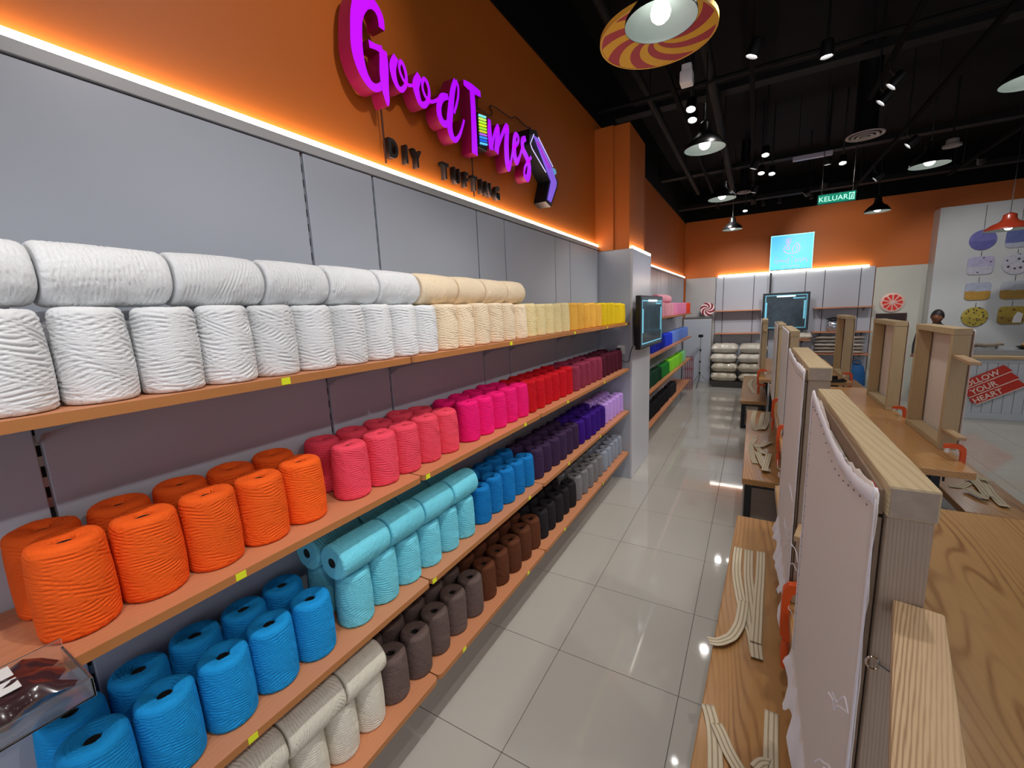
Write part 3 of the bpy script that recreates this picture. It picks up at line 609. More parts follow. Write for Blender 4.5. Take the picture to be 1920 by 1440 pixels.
for pts in ([(-0.10, 0.58), (-0.06, 0.60), (-0.02, 0.58), (-0.03, 0.52), (-0.06, 0.46), (-0.09, 0.52), (-0.10, 0.58)], [(-0.07, 0.57), (-0.06, 0.50), (-0.05, 0.57)],
            [(-0.10, 0.47), (-0.13, 0.40), (-0.10, 0.34), (-0.04, 0.31), (0.04, 0.31), (0.11, 0.33), (0.14, 0.40), (0.11, 0.48), (0.06, 0.50)], [(-0.09, 0.42), (-0.06, 0.38), (-0.03, 0.42), (-0.06, 0.45), (-0.09, 0.42)], [(0.02, 0.33), (0.02, 0.40), (0.05, 0.46)], [(0.08, 0.34), (0.10, 0.40), (0.08, 0.46)]):
    mk.tube([(x, -0.161, z) for x, z in [tuple(q) for q in spline(pts, 4)]], 0.005, 5)
part('logo', mk, M_PK, lb)
mk = MB()
allp = [s_ for k in ('G', 'o', 'o2', 'd', 'T', 'm', 'e', 's') for s_ in GLYPH[k]]
for s_ in allp: mk.tube([(u * 0.40, -0.161, 0.10 + v * 0.42) for u, v, w in s_], 0.004, 5)
mk.tube([(0.075, -0.161, 0.20), (0.075, -0.161, 0.12)], 0.004, 5)
part('logo_lettering', mk, M_LV, lb)
ln = obj('logo_subtitle', glyph_mesh('DIY TUFTING', 0.05, 0.001, 0, M_LV), lb, (0, -0.161, 0.045), (math.pi / 2, 0, 0))
# shelves of the far wall
def back_shelf(x0, x1, z, label):
    t = thing('back_shelf', label, 'shelf', ((x0 + x1) / 2, YB - 0.02, z), 0, 'shelves on the far wall')
    w = x1 - x0
    part('board', MB().box(-w / 2, w / 2, -0.26, 0, -0.022, 0, 0.003), M_SHELF, t, False)
    for s_ in (-1, 1): part('shelf_bracket', MB().prism([(0, 0), (0.2, 0), (0.0, -0.07)], lambda u, v, q: (s_ * (w / 2 - 0.12) + q, -u, v - 0.022), 0.004), MAT['bracket_grey'], t, False)
back_shelf(-0.74, 0.12, 1.65, 'empty beech shelf high on the far wall above the sacks')
back_shelf(-0.74, 0.12, 1.165, 'beech shelf on the far wall just over the stacked sacks')
back_shelf(1.02, 1.94, 1.64, 'empty beech shelf high on the far wall beside the television')
back_shelf(1.02, 1.94, 1.17, 'beech shelf on the far wall holding the glass jar')
back_shelf(1.02, 1.94, 0.74, 'beech shelf on the far wall holding folded cloths')
# cupboard with lollipop
cb = thing('side_cupboard', 'low pale grey cupboard in the far corner of the aisle', 'cupboard', (-1.09, YB - 0.02, 0))
part('cupboard_body', MB().box(-0.29, 0.29, -0.22, 0, 0, 1.50, 0.004), M_PANELW, cb, False)
part('cupboard_top', MB().box(-0.30, 0.30, -0.24, 0, 1.50, 1.525, 0.003), mat('dark_top', '#6A6864', 0.5), cb, False)
part('cupboard_door', MB().box(-0.275, 0.275, -0.228, -0.22, 0.06, 1.47, 0.003), M_PANEL, cb, False)
def swirl(n, r, to3, th, turns=0.35, mats=(0, 1), ri=0.0, mb=None):
    mb = mb or MB(); K = 10
    for s_ in range(n):
        for i in range(K):
            r0 = ri + (r - ri) * i / K; r1_ = ri + (r - ri) * (i + 1) / K
            def P(rr, a): an = 2 * math.pi * (a / n) + turns * 2 * math.pi * (rr / r) * 0.4; return (rr * math.cos(an), rr * math.sin(an))
            sub = 4
            for q in range(sub):
                a0 = s_ + q / sub; a1 = s_ + (q + 1) / sub
                quad = [P(r0, a0), P(r1_, a0), P(r1_, a1), P(r0, a1)]
                mb.add([to3(u, v, th) for u, v in quad], [(0, 1, 2, 3)], mats[s_ % 2]); mb.add([to3(u, v, 0) for u, v in quad], [(3, 2, 1, 0)], mats[s_ % 2])
    N = n * 4
    rim = [P(r, s_ / 4) for s_ in range(N)]
    for i in range(N):
        a, b = rim[i], rim[(i + 1) % N]; mb.add([to3(*a, 0), to3(*b, 0), to3(*b, th), to3(*a, th)], [(0, 1, 2, 3)], mats[0])
    return mb
lo = thing('lollipop_ornament', 'red and white swirl candy ornament standing on the grey cupboard', 'ornament', (-0.90, YB - 0.17, 1.525))
part('candy_face', swirl(12, 0.145, lambda u, v, w: (u, -w, v + 0.17), 0.03, 0.7), [mat('candy_red', '#8E1226', 0.35), mat('candy_white', '#F0DCDC', 0.35)], lo, False)
part('foot', MB().box(-0.05, 0.05, -0.05, 0.02, 0, 0.012, 0.003).box(-0.008, 0.008, -0.02, -0.008, 0.01, 0.05), M_ALU, lo, False)
# sacks on a dark plinth
single('plinth', MB().box(-0.50, 0.50, -0.38, 0, 0, 0.13, 0.006), mat('dark_plinth', '#3A3634', 0.6), 'low dark plinth carrying the stacked sacks', 'plinth', (-0.28, YB - 0.06, 0), smooth=False)
def pillow(w, d, h, seed, n=14, wr=0.02, sq=3.2):
    rng = random.Random(seed); mb = MB(); v = []; f = []
    ph = [rng.uniform(0, 6.28) for _ in range(8)]
    for side in (0, 1):
        for i in range(n + 1):
            for j in range(n + 1):
                u = i / n * 2 - 1; q = j / n * 2 - 1
                e = max(0, (1 - abs(u) ** sq)) ** 0.5 * max(0, (1 - abs(q) ** sq)) ** 0.5
                wv = wr * (math.sin(7 * u + 4 * q + ph[0]) + math.sin(11 * q - 5 * u + ph[1]) + 0.6 * math.sin(17 * u + ph[2]) * math.sin(13 * q + ph[3])) * e * 0.5
                z = h / 2 + (1 if side else -1) * (h / 2 * e) + (wv if side else 0)
                jx = 0.012 * math.sin(9 * q + ph[4]); jy = 0.012 * math.sin(8 * u + ph[5])
                v.append((u * w / 2 + jx * abs(u), q * d / 2 + jy * abs(q), max(0, z)))
    m_ = (n + 1) ** 2
    for i in range(n):
        for j in range(n):
            a = i * (n + 1) + j
            f.append((a, a + 1, a + n + 2, a + n + 1)); f.append((m_ + a, m_ + a + n + 1, m_ + a + n + 2, m_ + a + 1))
    return mb.add(v, f)
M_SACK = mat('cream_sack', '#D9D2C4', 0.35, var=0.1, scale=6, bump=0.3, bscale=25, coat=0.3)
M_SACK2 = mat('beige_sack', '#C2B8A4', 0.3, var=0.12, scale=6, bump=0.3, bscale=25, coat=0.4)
LV_ = ['bottom', 'second', 'third', 'topmost']
for c_, cx in enumerate((-0.520, 0.010)):
    for k in range(4):
        h = 0.19
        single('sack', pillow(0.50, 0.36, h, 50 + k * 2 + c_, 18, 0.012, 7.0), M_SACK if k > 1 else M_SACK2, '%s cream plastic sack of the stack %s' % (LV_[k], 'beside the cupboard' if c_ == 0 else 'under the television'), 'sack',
               (cx + 0.015 * math.sin(k * 2.1 + c_), YB - 0.27, 0.131 + 0.207 * k), group='stacked cream sacks on the plinth', smooth='all')
# light stand and red rack
st = thing('light_stand', 'thin silver light stand with black head standing before the far cupboard', 'tripod', (-0.98, 9.95, 0))
part('pole', MB().tube([(0, 0, 0.12), (0, 0, 1.10)], [0.012, 0.008], 10), M_CHROME, st)
for k in range(3):
    a = 2.09 * k + 0.4; part('leg', MB().tube([(0, 0, 0.30), (0.26 * math.cos(a), 0.26 * math.sin(a), 0.008)], 0.008, 8).tube([(0, 0, 0.12), (0.15 * math.cos(a), 0.15 * math.sin(a), 0.135)], 0.004, 6), M_CHROME, st)
for z in (0.30, 0.55, 0.8): part('collar', MB().cyl((0, 0, z), 0.018, 0.04, 12), M_BLACKM, st)
part('head', MB().box(-0.045, 0.045, -0.03, 0.03, 1.10, 1.16, 0.005), M_BLACKM, st, False)
rk = thing('red_wire_rack', 'small red wire rack standing beside the light stand', 'rack', (-1.17, 9.62, 0))
M_RW = mat('red_wire', '#8E2A34', 0.5)
for k in range(5): part('hoop', MB().tube([(-0.08 + 0.04 * k, -0.1, 0.0), (-0.08 + 0.04 * k, -0.1, 0.72), (-0.08 + 0.04 * k, 0.1, 0.72), (-0.08 + 0.04 * k, 0.1, 0.0)], 0.006, 6), M_RW, rk)
for z in (0.25, 0.45, 0.65):
    part('rail', MB().tube([(-0.09, -0.1, z), (0.09, -0.1, z)], 0.006, 6).tube([(-0.09, 0.1, z), (0.09, 0.1, z)], 0.006, 6), M_RW, rk)
# ================================================================== TABLES AND BENCHES
def table(label, x0, x1, y0, y1, mt, ztop=0.75, th=0.045):
    t = thing('work_table', label, 'table', ((x0 + x1) / 2, (y0 + y1) / 2, 0), 0, 'wooden work tables down the middle')
    a, b = (x1 - x0) / 2, (y1 - y0) / 2
    part('table_top', MB().box(-a, a, -b, b, ztop - th, ztop, 0.004), mt, t, False)
    for sx in (-1, 1):
        for sy in (-1, 1): part('leg', MB().box(sx * (a - 0.16) - 0.025, sx * (a - 0.16) + 0.025, sy * (b - 0.08) - 0.025, sy * (b - 0.08) + 0.025, 0, ztop - th, 0.003), M_BLACKM, t, False)
    for sy in (-1, 1): part('cross_bar', MB().box(-a + 0.16, a - 0.16, sy * (b - 0.08) - 0.02, sy * (b - 0.08) + 0.02, ztop - th - 0.04, ztop - th, 0.003), M_BLACKM, t, False)
    return t
table('oiled wooden work table carrying the two canvases with the pale wooden arm', 0.151, 1.175, -0.55, 2.715, M_TABLE)
table('middle wooden work table with canvas frames clamped along both long edges', 0.215, 1.18, 3.36, 6.25, M_TABLE2)
table('farthest down the aisle wooden work table with white cloth on it', 0.10, 1.12, 6.62, 9.2, M_TABLE2)
def bench(label, x, y, rotz, w, L, zt=0.415, th=0.05):
    t = thing('bench', label, 'bench', (x, y, 0), rotz, 'low wooden benches beside the tables')
    part('seat', MB().box(0, w, 0, L, zt - th, zt, 0.005), M_BENCH, t, False)
    for yy in (0.03, L - 0.08):
        for xx in (0.02, w - 0.07): part('leg', MB().box(xx, xx + 0.05, yy, yy + 0.05, 0.05, zt - th, 0.003), M_BLACKM, t, False)
        part('foot_bar', MB().box(0.02, w - 0.02, yy, yy + 0.05, 0, 0.05, 0.003), M_BLACKM, t, False)
        part('top_bar', MB().box(0.07, w - 0.07, yy, yy + 0.05, zt - th - 0.03, zt - th, 0.003), M_BLACKM, t, False)
    return t
bench('low wooden bench with long striped straps beside the clamped canvases', -0.135, 0.36, -math.radians(2.2), 0.30, 2.60)
bench('low wooden bench with two tangled heaps of straps beside the middle table', -0.022, 3.64, 0, 0.33, 2.50)
bench('low wooden bench with a small white scrap before the stacked sacks', -0.118, 6.72, 0, 0.33, 2.4)
bench('low wooden bench with cream straps on the counter side of the middle table', 1.235, 3.60, 0, 0.36, 2.45)
bench('low wooden bench on the counter side of the farthest table', 1.20, 6.8, 0, 0.36, 2.3)
# straps
def strap(pts, wid=0.038, label='', z=0.4165, grp='', px=True, th=0.0022):
    P = [onz(x, y, z) for x, y in pts] if px else [np.array(p) for p in pts]
    C_ = spline([(p[0], p[1], z) for p in P], 5); c0 = np.array(C_[0]); mb = MB(); n = len(C_); cols = 8
    v = []
    for i in range(n):
        a = np.array(C_[max(0, i - 1)]); b = np.array(C_[min(n - 1, i + 1)]); t = (b - a)[:2]; t /= np.linalg.norm(t) + 1e-9; nn = np.array([-t[1], t[0], 0])
        lift = 0.004 * math.sin(i * 0.55) ** 2
        for zz in (0, th):
            for k in range(cols + 1): q = np.array(C_[i]) - c0 + nn * wid * (k / cols - 0.5); v.append((q[0], q[1], q[2] + zz + lift))
    m_ = 2 * (cols + 1)
    for i in range(n - 1):
        for k in range(cols):
            a = i * m_ + k; b = a + m_
            mi = 1 if k in (2, 5) else 0
            top = cols + 1
            mb.f.append((a + top, a + top + 1, b + top + 1, b + top)); mb.m.append(mi); mb.f.append((a, b, b + 1, a + 1)); mb.m.append(mi)
        a = i * m_; b = a + m_; e = cols
        mb.f += [(a, a + cols + 1, b + cols + 1, b), (a + e, b + e, b + e + cols + 1, a + e + cols + 1)]; mb.m += [0, 0]
    mb.v = v; mb.f += [tuple(range(0, cols + 1)) + tuple(range(2 * cols + 1, cols, -1))]; mb.m.append(0)
    return single('cotton_strap', mb, [M_STRAP, M_STRAPS], label, 'strap', tuple(c0), group=grp, smooth='all')
k1 = lambda L_: [(1260 + x / 3, 960 + y / 3) for x, y in L_]
G1 = 'striped straps on the bench beside the canvases'
strap(k1([(372, 200), (362, 330), (383, 480), (420, 600), (452, 700), (474, 815)]), 0.042, 'striped beige strap with a frayed end lying straight on the bench', 0.4165, G1)
strap(k1([(432, 215), (428, 350), (440, 480), (455, 600), (468, 720), (478, 830)]), 0.042, 'striped beige strap lying between two others on the bench', 0.4215, G1)
strap(k1([(500, 225), (495, 360), (486, 480), (478, 620), (470, 740)]), 0.040, 'striped beige strap on the table side of the long bench', 0.4265, G1)
strap(k1([(402, 500), (385, 610), (350, 685), (285, 728), (205, 727)]), 0.042, 'striped beige strap curling over the edge of the bench', 0.4315, G1)
strap(k1([(200, 1085), (235, 1240), (243, 1460)]), 0.042, 'beige strap with a red printed mark hanging over the bench edge', 0.4165, G1)
strap(k1([(248, 1190), (310, 1330), (400, 1500)]), 0.038, 'beige strap crossing under the one with the red mark', 0.4225, G1)
strap(k1([(560, 1125), (556, 1280), (556, 1470)]), 0.040, 'short white ended strap close to the hanging canvas', 0.4165, G1)
strap(k1([(470, 1450), (520, 1415), (545, 1425)]), 0.036, 'small scrap of strap beside the white ended strap', 0.4230, G1)
k2 = lambda L_: [(1360 + x / 5.54, 740 + y / 5.54) for x, y in L_]
G2 = 'straps heaped on the middle bench'
for i, L_ in enumerate(([(310, 170), (285, 270), (305, 355), (345, 372)], [(395, 185), (372, 280), (352, 365)], [(445, 180), (425, 300), (392, 362)])):
    strap(k2(L_), 0.045, 'cream strap in the farther of two heaps on the middle bench', 0.4165 + 0.006 * i, G2)
for i, L_ in enumerate(([(310, 450), (265, 540), (280, 640), (312, 718)], [(305, 510), (370, 595), (450, 620)], [(475, 490), (385, 530), (320, 545)], [(335, 590), (380, 710), (445, 800)], [(455, 610), (432, 700), (405, 792)])):
    strap(k2(L_), 0.045, 'cream strap in the heap nearer the bench end', 0.4165 + 0.006 * i, G2)
k3 = lambda L_: [(1720 + x / 7.2, 800 + y / 7.2) for x, y in L_]
G3 = 'straps on the counter side bench'
for i, (L_, lb_) in enumerate((([(420, 800), (560, 815), (690, 770), (770, 790)], 'cream strap twisted crosswise on the counter side bench'), ([(700, 640), (860, 720), (980, 880), (1090, 1000), (1190, 1090)], 'long wide cream strap stretched along the counter side bench'),
                  ([(690, 690), (800, 760), (900, 880), (960, 950)], 'narrow cream strap beside the long wide one'), ([(660, 835), (760, 890), (880, 950), (970, 972)], 'pinkish cream strap at the table edge of the counter side bench'), ([(860, 705), (930, 715), (1000, 745)], 'short scrap of cream strap on the counter side bench'))):
    strap(k3(L_), 0.05, lb_, 0.4165 + 0.006 * i, G3)
strap([(1415, 738), (1405, 722), (1412, 712)], 0.05, 'crumpled white strap on the bench before the sacks', 0.4165, 'straps on the last bench')
# ================================================================== TUFTING FRAMES
def canvas_mesh(L, H, x, sgn, seed, rag=0.012, n=26, sag=0.0, zb=0.0):
    rng = random.Random(seed); mb = MB(); v = []
    ph = [rng.uniform(0, 6.28) for _ in range(4)]
    for side in (0, 1):
        for i in range(n + 1):
            for j in range(n + 1):
                u, q = i / n, j / n
                y = u * L; z = zb + q * (H - zb); xx = x + sgn * (0.0015 * side + 0.0016 * math.sin(5 * u + ph[0]) * math.sin(4 * q + ph[1]))
                rj = random.Random(seed * 7919 + i * 131 + j)
                if i == 0: y -= rj.uniform(0, rag); 
                if i == n: y += rj.uniform(0, rag)
                if j == 0: z -= rj.uniform(0, rag) * 1.2; xx += sgn * rj.uniform(0, rag) * 0.5
                if j == n: z += rj.uniform(-rag, 0) - sag * math.sin(math.pi * min(1, u * 1.2)) ** 2
                v.append((xx, y, z))
    f = []; m_ = (n + 1) ** 2
    for i in range(n):
        for j in range(n):
            a = i * (n + 1) + j; f.append((a, a + n + 1, a + n + 2, a + 1)); f.append((m_ + a, m_ + a + 1, m_ + a + n + 2, m_ + a + n + 1))
    for i in range(n):
        for (a, b) in ((i, i + 1), (n * (n + 1) + i, n * (n + 1) + i + 1), (i * (n + 1), (i + 1) * (n + 1)), (i * (n + 1) + n, (i + 1) * (n + 1) + n)): f.append((a, b, m_ + b, m_ + a))
    return mb.add(v, f)
def frame(label, loc, rotz, L=0.69, H=0.80, D=0.05, side=-1, seed=1, arms=(), detail=False, sag=0.0):
    """pine frame standing on a table; local y along it, x = depth, canvas on the x=0 face (side -1) or the x=D face (side +1)"""
    t = thing('canvas_easel', label, 'easel', loc, rotz, 'canvas frames standing on the tables')
    T = 0.043
    part('bottom_rail', MB().box(0, D, 0, L, 0, T, 0.003), M_PINE['y'], t, False)
    part('top_rail', MB().box(0, D, -0.004, L + 0.004, H - T, H, 0.003), M_PINE['y'], t, False)
    for yy in (0.0, L - T): part('post', MB().box(0.002, D - 0.002, yy, yy + T, T, H - T, 0.003), M_PINESHADE if detail and yy == 0 else M_PINE['z'], t, False)
    xc = 0 if side < 0 else D
    s = -1 if side < 0 else 1
    part('tack_strip', MB().box(min(xc, xc + s * 0.005), max(xc, xc + s * 0.005), 0.01, L - 0.01, H - 0.045, H - 0.012), M_TACK, t, False)
    part('tack_strip', MB().box(min(xc, xc + s * 0.005), max(xc, xc + s * 0.005), 0.01, 0.04, 0.05, H - 0.05), M_TACK, t, False)
    part('tack_strip', MB().box(min(xc, xc + s * 0.005), max(xc, xc + s * 0.005), L - 0.04, L - 0.01, 0.05, H - 0.05), M_TACK, t, False)
    cv = part('canvas', canvas_mesh(L, H - 0.004, xc + s * 0.008, s, seed, 0.012, 26, sag, 0.0 if detail else 0.016), M_CANVAS, t, 'all')
    # folded white hem along the top and the two upright edges
    rng = random.Random(seed + 5)
    def hem(pts, w):
        mb = MB(); P_ = spline(pts, 8)
        mb.tube([(p[0], p[1], p[2]) for p in P_], [w * (0.8 + 0.5 * rng.random()) for _ in P_], 7)
        mb.v = [(xo + (q[0] - xo) * 0.28, q[1], q[2]) for q in mb.v]; return mb
    xo = xc + s * 0.0105
    part('hem', hem([(xo, L - 0.01, H - 0.012), (xo, L * 0.75, H - 0.016 - sag * 0.5), (xo, L * 0.45, H - 0.016 - sag), (xo, L * 0.2, H - 0.016 - sag * 0.8), (xo, 0.0, H - 0.020)], 0.011), M_CANVASF, cv, 'all')
    part('hem', hem([(xo, -0.003, H - 0.02), (xo, -0.004, H * 0.5), (xo, -0.002, 0.008)], 0.005), M_CANVASF, cv, 'all')
    part('hem', hem([(xo, L + 0.003, H - 0.02), (xo, L + 0.004, H * 0.5), (xo, L + 0.004, 0.008)], 0.005), M_CANVASF, cv, 'all')
    if detail:
        part('red_mark', MB().box(xc + s * 0.005 - 0.001, xc + s * 0.005 + 0.001, 0.012, 0.05, H - 0.04, H - 0.014), M_TACKR, t, False)
        tk = MB()
        for k in range(16):
            u = 0.05 + 0.9 * k / 15; y = L * u; z = H - 0.045 - sag * 1.1 * math.sin(math.pi * min(1, u * 1.2)) ** 2
            tk.box(xo + s * 0.0005 - 0.001, xo + s * 0.0005 + 0.001, y, y + 0.004, z, z + 0.002)
        for k in range(24): z = 0.03 + (H - 0.12) * k / 23; tk.box(xo - 0.0008, xo + 0.0004, L - 0.022, L - 0.0205, z, z + 0.003)
        o = part('staples', tk, mat('staple_dark', '#8A8290', 0.5), cv, False); o['kind'] = 'stuff'
        fl_ = MB(); nz_ = 40; fv = []
        for i in range(nz_ + 1):
            y = -0.006 + (L + 0.02) * i / nz_; dn = 0.055 + 0.025 * math.sin(i * 0.5 + seed) + 0.018 * rng.random()
            fv += [(xo, y, 0.012), (xo + s * 0.006, y + rng.uniform(-0.002, 0.002), -dn * 0.4), (xo + s * (0.012 + 0.006 * math.sin(i * 0.8)), y + rng.uniform(-0.003, 0.003), -dn * 0.75), (xo + s * (0.016 + 0.008 * math.sin(i * 0.8)), y + rng.uniform(-0.006, 0.006), -dn - 0.012 * rng.random())]
        fl_.add(fv, [(4 * i + k, 4 * i + k + 1, 4 * i + k + 5, 4 * i + k + 4) for i in range(nz_) for k in range(3)])
        part('loose_flap', fl_, M_CANVASF, cv, 'all')
        part('end_grain', MB().box(0.003, D - 0.003, -0.0055, -0.0038, H - T + 0.003, H - 0.003), M_ENDG, t, False)
        for a in range(9):
            y = rng.uniform(-0.01, 0.02) if a < 6 else L + 0.005; z = rng.uniform(0.05, H * 0.6); pts = [(xo + s * 0.004, y, z)]
            for q in range(4): pts.append((pts[-1][0] + s * rng.uniform(0.0, 0.006), pts[-1][1] + rng.uniform(-0.01, 0.03), pts[-1][2] + rng.uniform(-0.025, 0.03)))
            part('loose_thread', MB().tube([tuple(p) for p in spline(pts, 4)], 0.0011, 5), M_CANVASF, cv)
    for (ax, ay, bx, by, z, w) in arms:
        d = Vector((bx - ax, by - ay, 0)); ln_ = d.length; an = math.atan2(d.y, d.x)
        part('arm', MB().box(0, ln_, -w / 2, w / 2, -0.021, 0, 0.003), M_ARM, t, False, (ax, ay, z), (0, 0, an))
    return t
FA = (0.157, 0.665, 0.7505)
fa = frame('largest looking pine frame with taut cream canvas and a pale wooden arm', FA, 0, 0.69, 0.807, 0.05, -1, 3, ((0.1985 - FA[0], 0.675 - FA[1] - 0.012, 0.137 - FA[0], 0.385 - FA[1], 1.402 - FA[2], 0.048),), True, 0.035)
se = ony(1636, 1243, FA[1] - 0.008) - np.array(FA)
part('screw_eye', MB().tube([(se[0] + 0.007 * math.cos(a), se[1], se[2] + 0.009 * math.sin(a)) for a in [k * 0.45 for k in range(14)]], 0.0014, 6).tube([(se[0] + 0.007, se[1], se[2]), (se[0] + 0.024, se[1] - 0.002, se[2] - 0.008)], 0.0014, 6), M_CHROME, fa)
frame('pine frame with canvas wrapped round its end, behind the one with the arm', (0.158, 1.61, 0.7505), 0, 0.68, 0.832, 0.062, -1, 8, ((0.02, -0.002, -0.0, -0.10, 0.3, 0.03),), True, 0.01)
frame('pine frame with white canvas at the end of the middle table, facing the shelves', (0.245, 3.80, 0.7505), 0, 0.80, 0.82, 0.06, -1, 12, ((0.03, 0.0, 0.06, -0.16, 0.64, 0.04),))
frame('pine frame with white canvas halfway along the middle table, facing the shelves', (0.222, 4.95, 0.7505), 0, 0.75, 0.82, 0.06, -1, 14)
frame('slim pine frame on the farthest table in front of the sacks', (0.112, 6.90, 0.7505), 0, 0.70, 0.80, 0.066, -1, 17, ((0.03, 0.0, 0.03, -0.12, 0.66, 0.04),))
ra = onz(1752, 803, 0.90); rb_ = onz(1816, 829, 0.90)
def loc2(p, o, rz): d = np.array([p[0] - o[0], p[1] - o[1]]); c, s_ = math.cos(-rz), math.sin(-rz); return (c * d[0] - s_ * d[1], s_ * d[0] + c * d[1])
RZ = 0.0
R1 = (1.137, 3.82, 0.7505)
R1a = loc2((1.225, 3.93), R1, RZ); R1b = loc2((1.125, 3.41), R1, RZ); R1c = loc2((ra[0], ra[1]), R1, RZ); R1d = loc2((rb_[0], rb_[1]), R1, RZ)
frame('open backed pine frame with two wooden arms beside the red slogan sign', R1, RZ, 0.74, 0.82, 0.09, 1, 21, ((R1a[0] - 0.05, 0.0, R1b[0] + 0.0, R1b[1], 1.40 - 0.7505, 0.05), (0.03, 0.0, R1d[0], R1d[1] + 0.1, 0.15, 0.05)))
frame('open backed pine frame under the dark framed board', (1.108, 5.03, 0.7505), RZ, 0.80, 0.82, 0.09, 1, 24)
frame('narrow looking open backed pine frame on the farthest table', (1.048, 6.95, 0.7505), RZ, 0.75, 0.82, 0.085, 1, 27)
# orange clamps gripping frame rail and table edge
def clamp(label, loc, rotz, s_=1.0, handle=True):
    """C clamp: spine at local x=-0.04, jaws reach to +x; z=0 is the table top"""
    t = thing('clamp', label, 'clamp', loc, rotz, 'orange clamps on the table edges')
    o = [(0.06, 0.075), (0.055, 0.098), (0.0, 0.104), (-0.028, 0.098), (-0.043, 0.078), (-0.046, 0.04), (-0.046, -0.07), (-0.043, -0.098), (-0.025, -0.114), (0.05, -0.118), (0.055, -0.100), (0.05, -0.092), (-0.006, -0.090), (-0.018, -0.078), (-0.022, -0.05), (-0.022, 0.04), (-0.016, 0.066), (0.0, 0.075)]
    part('clamp_body', MB().prism([(x * s_, z * s_) for x, z in o], lambda u, v, w: (u, w - 0.013 * s_, v), 0.026 * s_), M_CLAMP, t, False)
    part('pad', MB().cyl((0.042 * s_, 0, 0.0455), 0.013 * s_, 0.030 * s_, 16), M_WHITE, t)
    part('screw', MB().cyl((0.04 * s_, 0, -0.150 * s_), 0.006 * s_, 0.10 * s_, 12), M_BLACKM, t)
    if handle: part('handle', MB().lathe([(0.0, -0.23 * s_), (0.008 * s_, -0.225 * s_), (0.014 * s_, -0.15 * s_), (0.010 * s_, -0.118 * s_), (0, -0.116 * s_)], 14, (0.028 * s_ - 0.055, 0, 0)), M_CLAMP, t)
    return t
clamp('orange clamp between the two canvases on the table beside the striped straps', (0.1735, 1.565, 0.7505), 0, 1.0)
clamp('orange clamp at the end of the middle table over the strap heap', (0.241, 3.74, 0.7505), 0, 1.0)
clamp('orange clamp between the two white canvases of the middle table', (0.241, 4.80, 0.7505), 0, 1.0)
clamp('orange clamp on the farthest table beside the slim frame', (0.128, 6.83, 0.7505), 0, 1.1)
clamp('red orange clamp at the table corner by the cream straps', (1.155, 3.60, 0.7505), math.pi, 1.0, False)
clamp('red orange clamp between the two open backed frames', (1.155, 4.80, 0.7505), math.pi, 0.9, False)
clamp('orange clamp beside the black tufting gun', (1.095, 6.80, 0.7505), math.pi, 1.0, False)
# things lying on the tables
tg = thing('tufting_gun', 'black tufting gun with looped cable lying on the farthest table', 'tufting gun', (0.86, 6.72, 0.7505), 0.5)
part('gun_body', MB().box(-0.05, 0.13, -0.03, 0.03, 0.0, 0.06, 0.012), M_BLACKM, tg)
part('handle', MB().tube([(0.0, 0, 0.055), (-0.03, 0, 0.17)], [0.02, 0.024], 12), M_BLACKM, tg)
part('presser_foot', MB().tube([(0.13, 0, 0.02), (0.22, 0, 0.012)], 0.008, 8), M_CHROME, tg)
part('cable', MB().tube([(0.02 + 0.10 * math.cos(a), -0.16 + 0.08 * math.sin(a), 0.008 + 0.0007 * k) for k, a in enumerate([q * 0.4 for q in range(34)])], 0.006, 6), M_BLACKM, tg)
single('cloth_heap', pillow(0.30, 0.26, 0.13, 71, 14, 0.04), M_CANVASF, 'crumpled white cloth on the table behind the slim frame', 'cloth', (0.42, 7.3, 0.7505), smooth='all')
single('cloth_heap', pillow(0.34, 0.28, 0.12, 72, 14, 0.04), mat('offwhite_cloth', '#D8D4CC', 0.9), 'rumpled off-white cloth beside the black tufting gun', 'cloth', (0.55, 6.80, 0.7505), smooth='all')
# acrylic holder with a dark package on the shelf end
ac = thing('acrylic_holder', 'clear acrylic holder fixed at the end of the orange yarn shelf', 'holder', (-0.995, 0.085, 1.192))
M_ACR = mat('clear_acrylic', '#F4F6F8', 0.05, trans=0.95, alpha=1.0)
for nm, bx in (('holder_base', (-0.07, 0.075, -0.12, 0.085, 0.0, 0.004)), ('holder_front', (0.071, 0.075, -0.12, 0.085, 0.0, 0.035)), ('holder_side', (-0.07, 0.075, 0.081, 0.085, 0.0, 0.035)), ('holder_back', (-0.074, -0.070, -0.12, 0.085, 0.0, 0.05))):
    part(nm, MB().box(*bx, 0.0012), M_ACR, ac, False)
pk = thing('dark_package', 'dark brown shrink wrapped package with two white stickers in the clear holder', 'package', (-0.998, 0.045, 1.1965), 0.0)
part('package_body', pillow(0.115, 0.20, 0.055, 81, 12, 0.006), mat('dark_wrap', '#3A2428', 0.2, var=0.4, scale=14, coat=0.8), pk, 'all')
for k in range(2): part('sticker', MB().box(-0.042 + 0.045 * k, -0.008 + 0.045 * k, 0.03, 0.058, 0.0535, 0.0555, 0.0005), M_WHITE, pk, False)
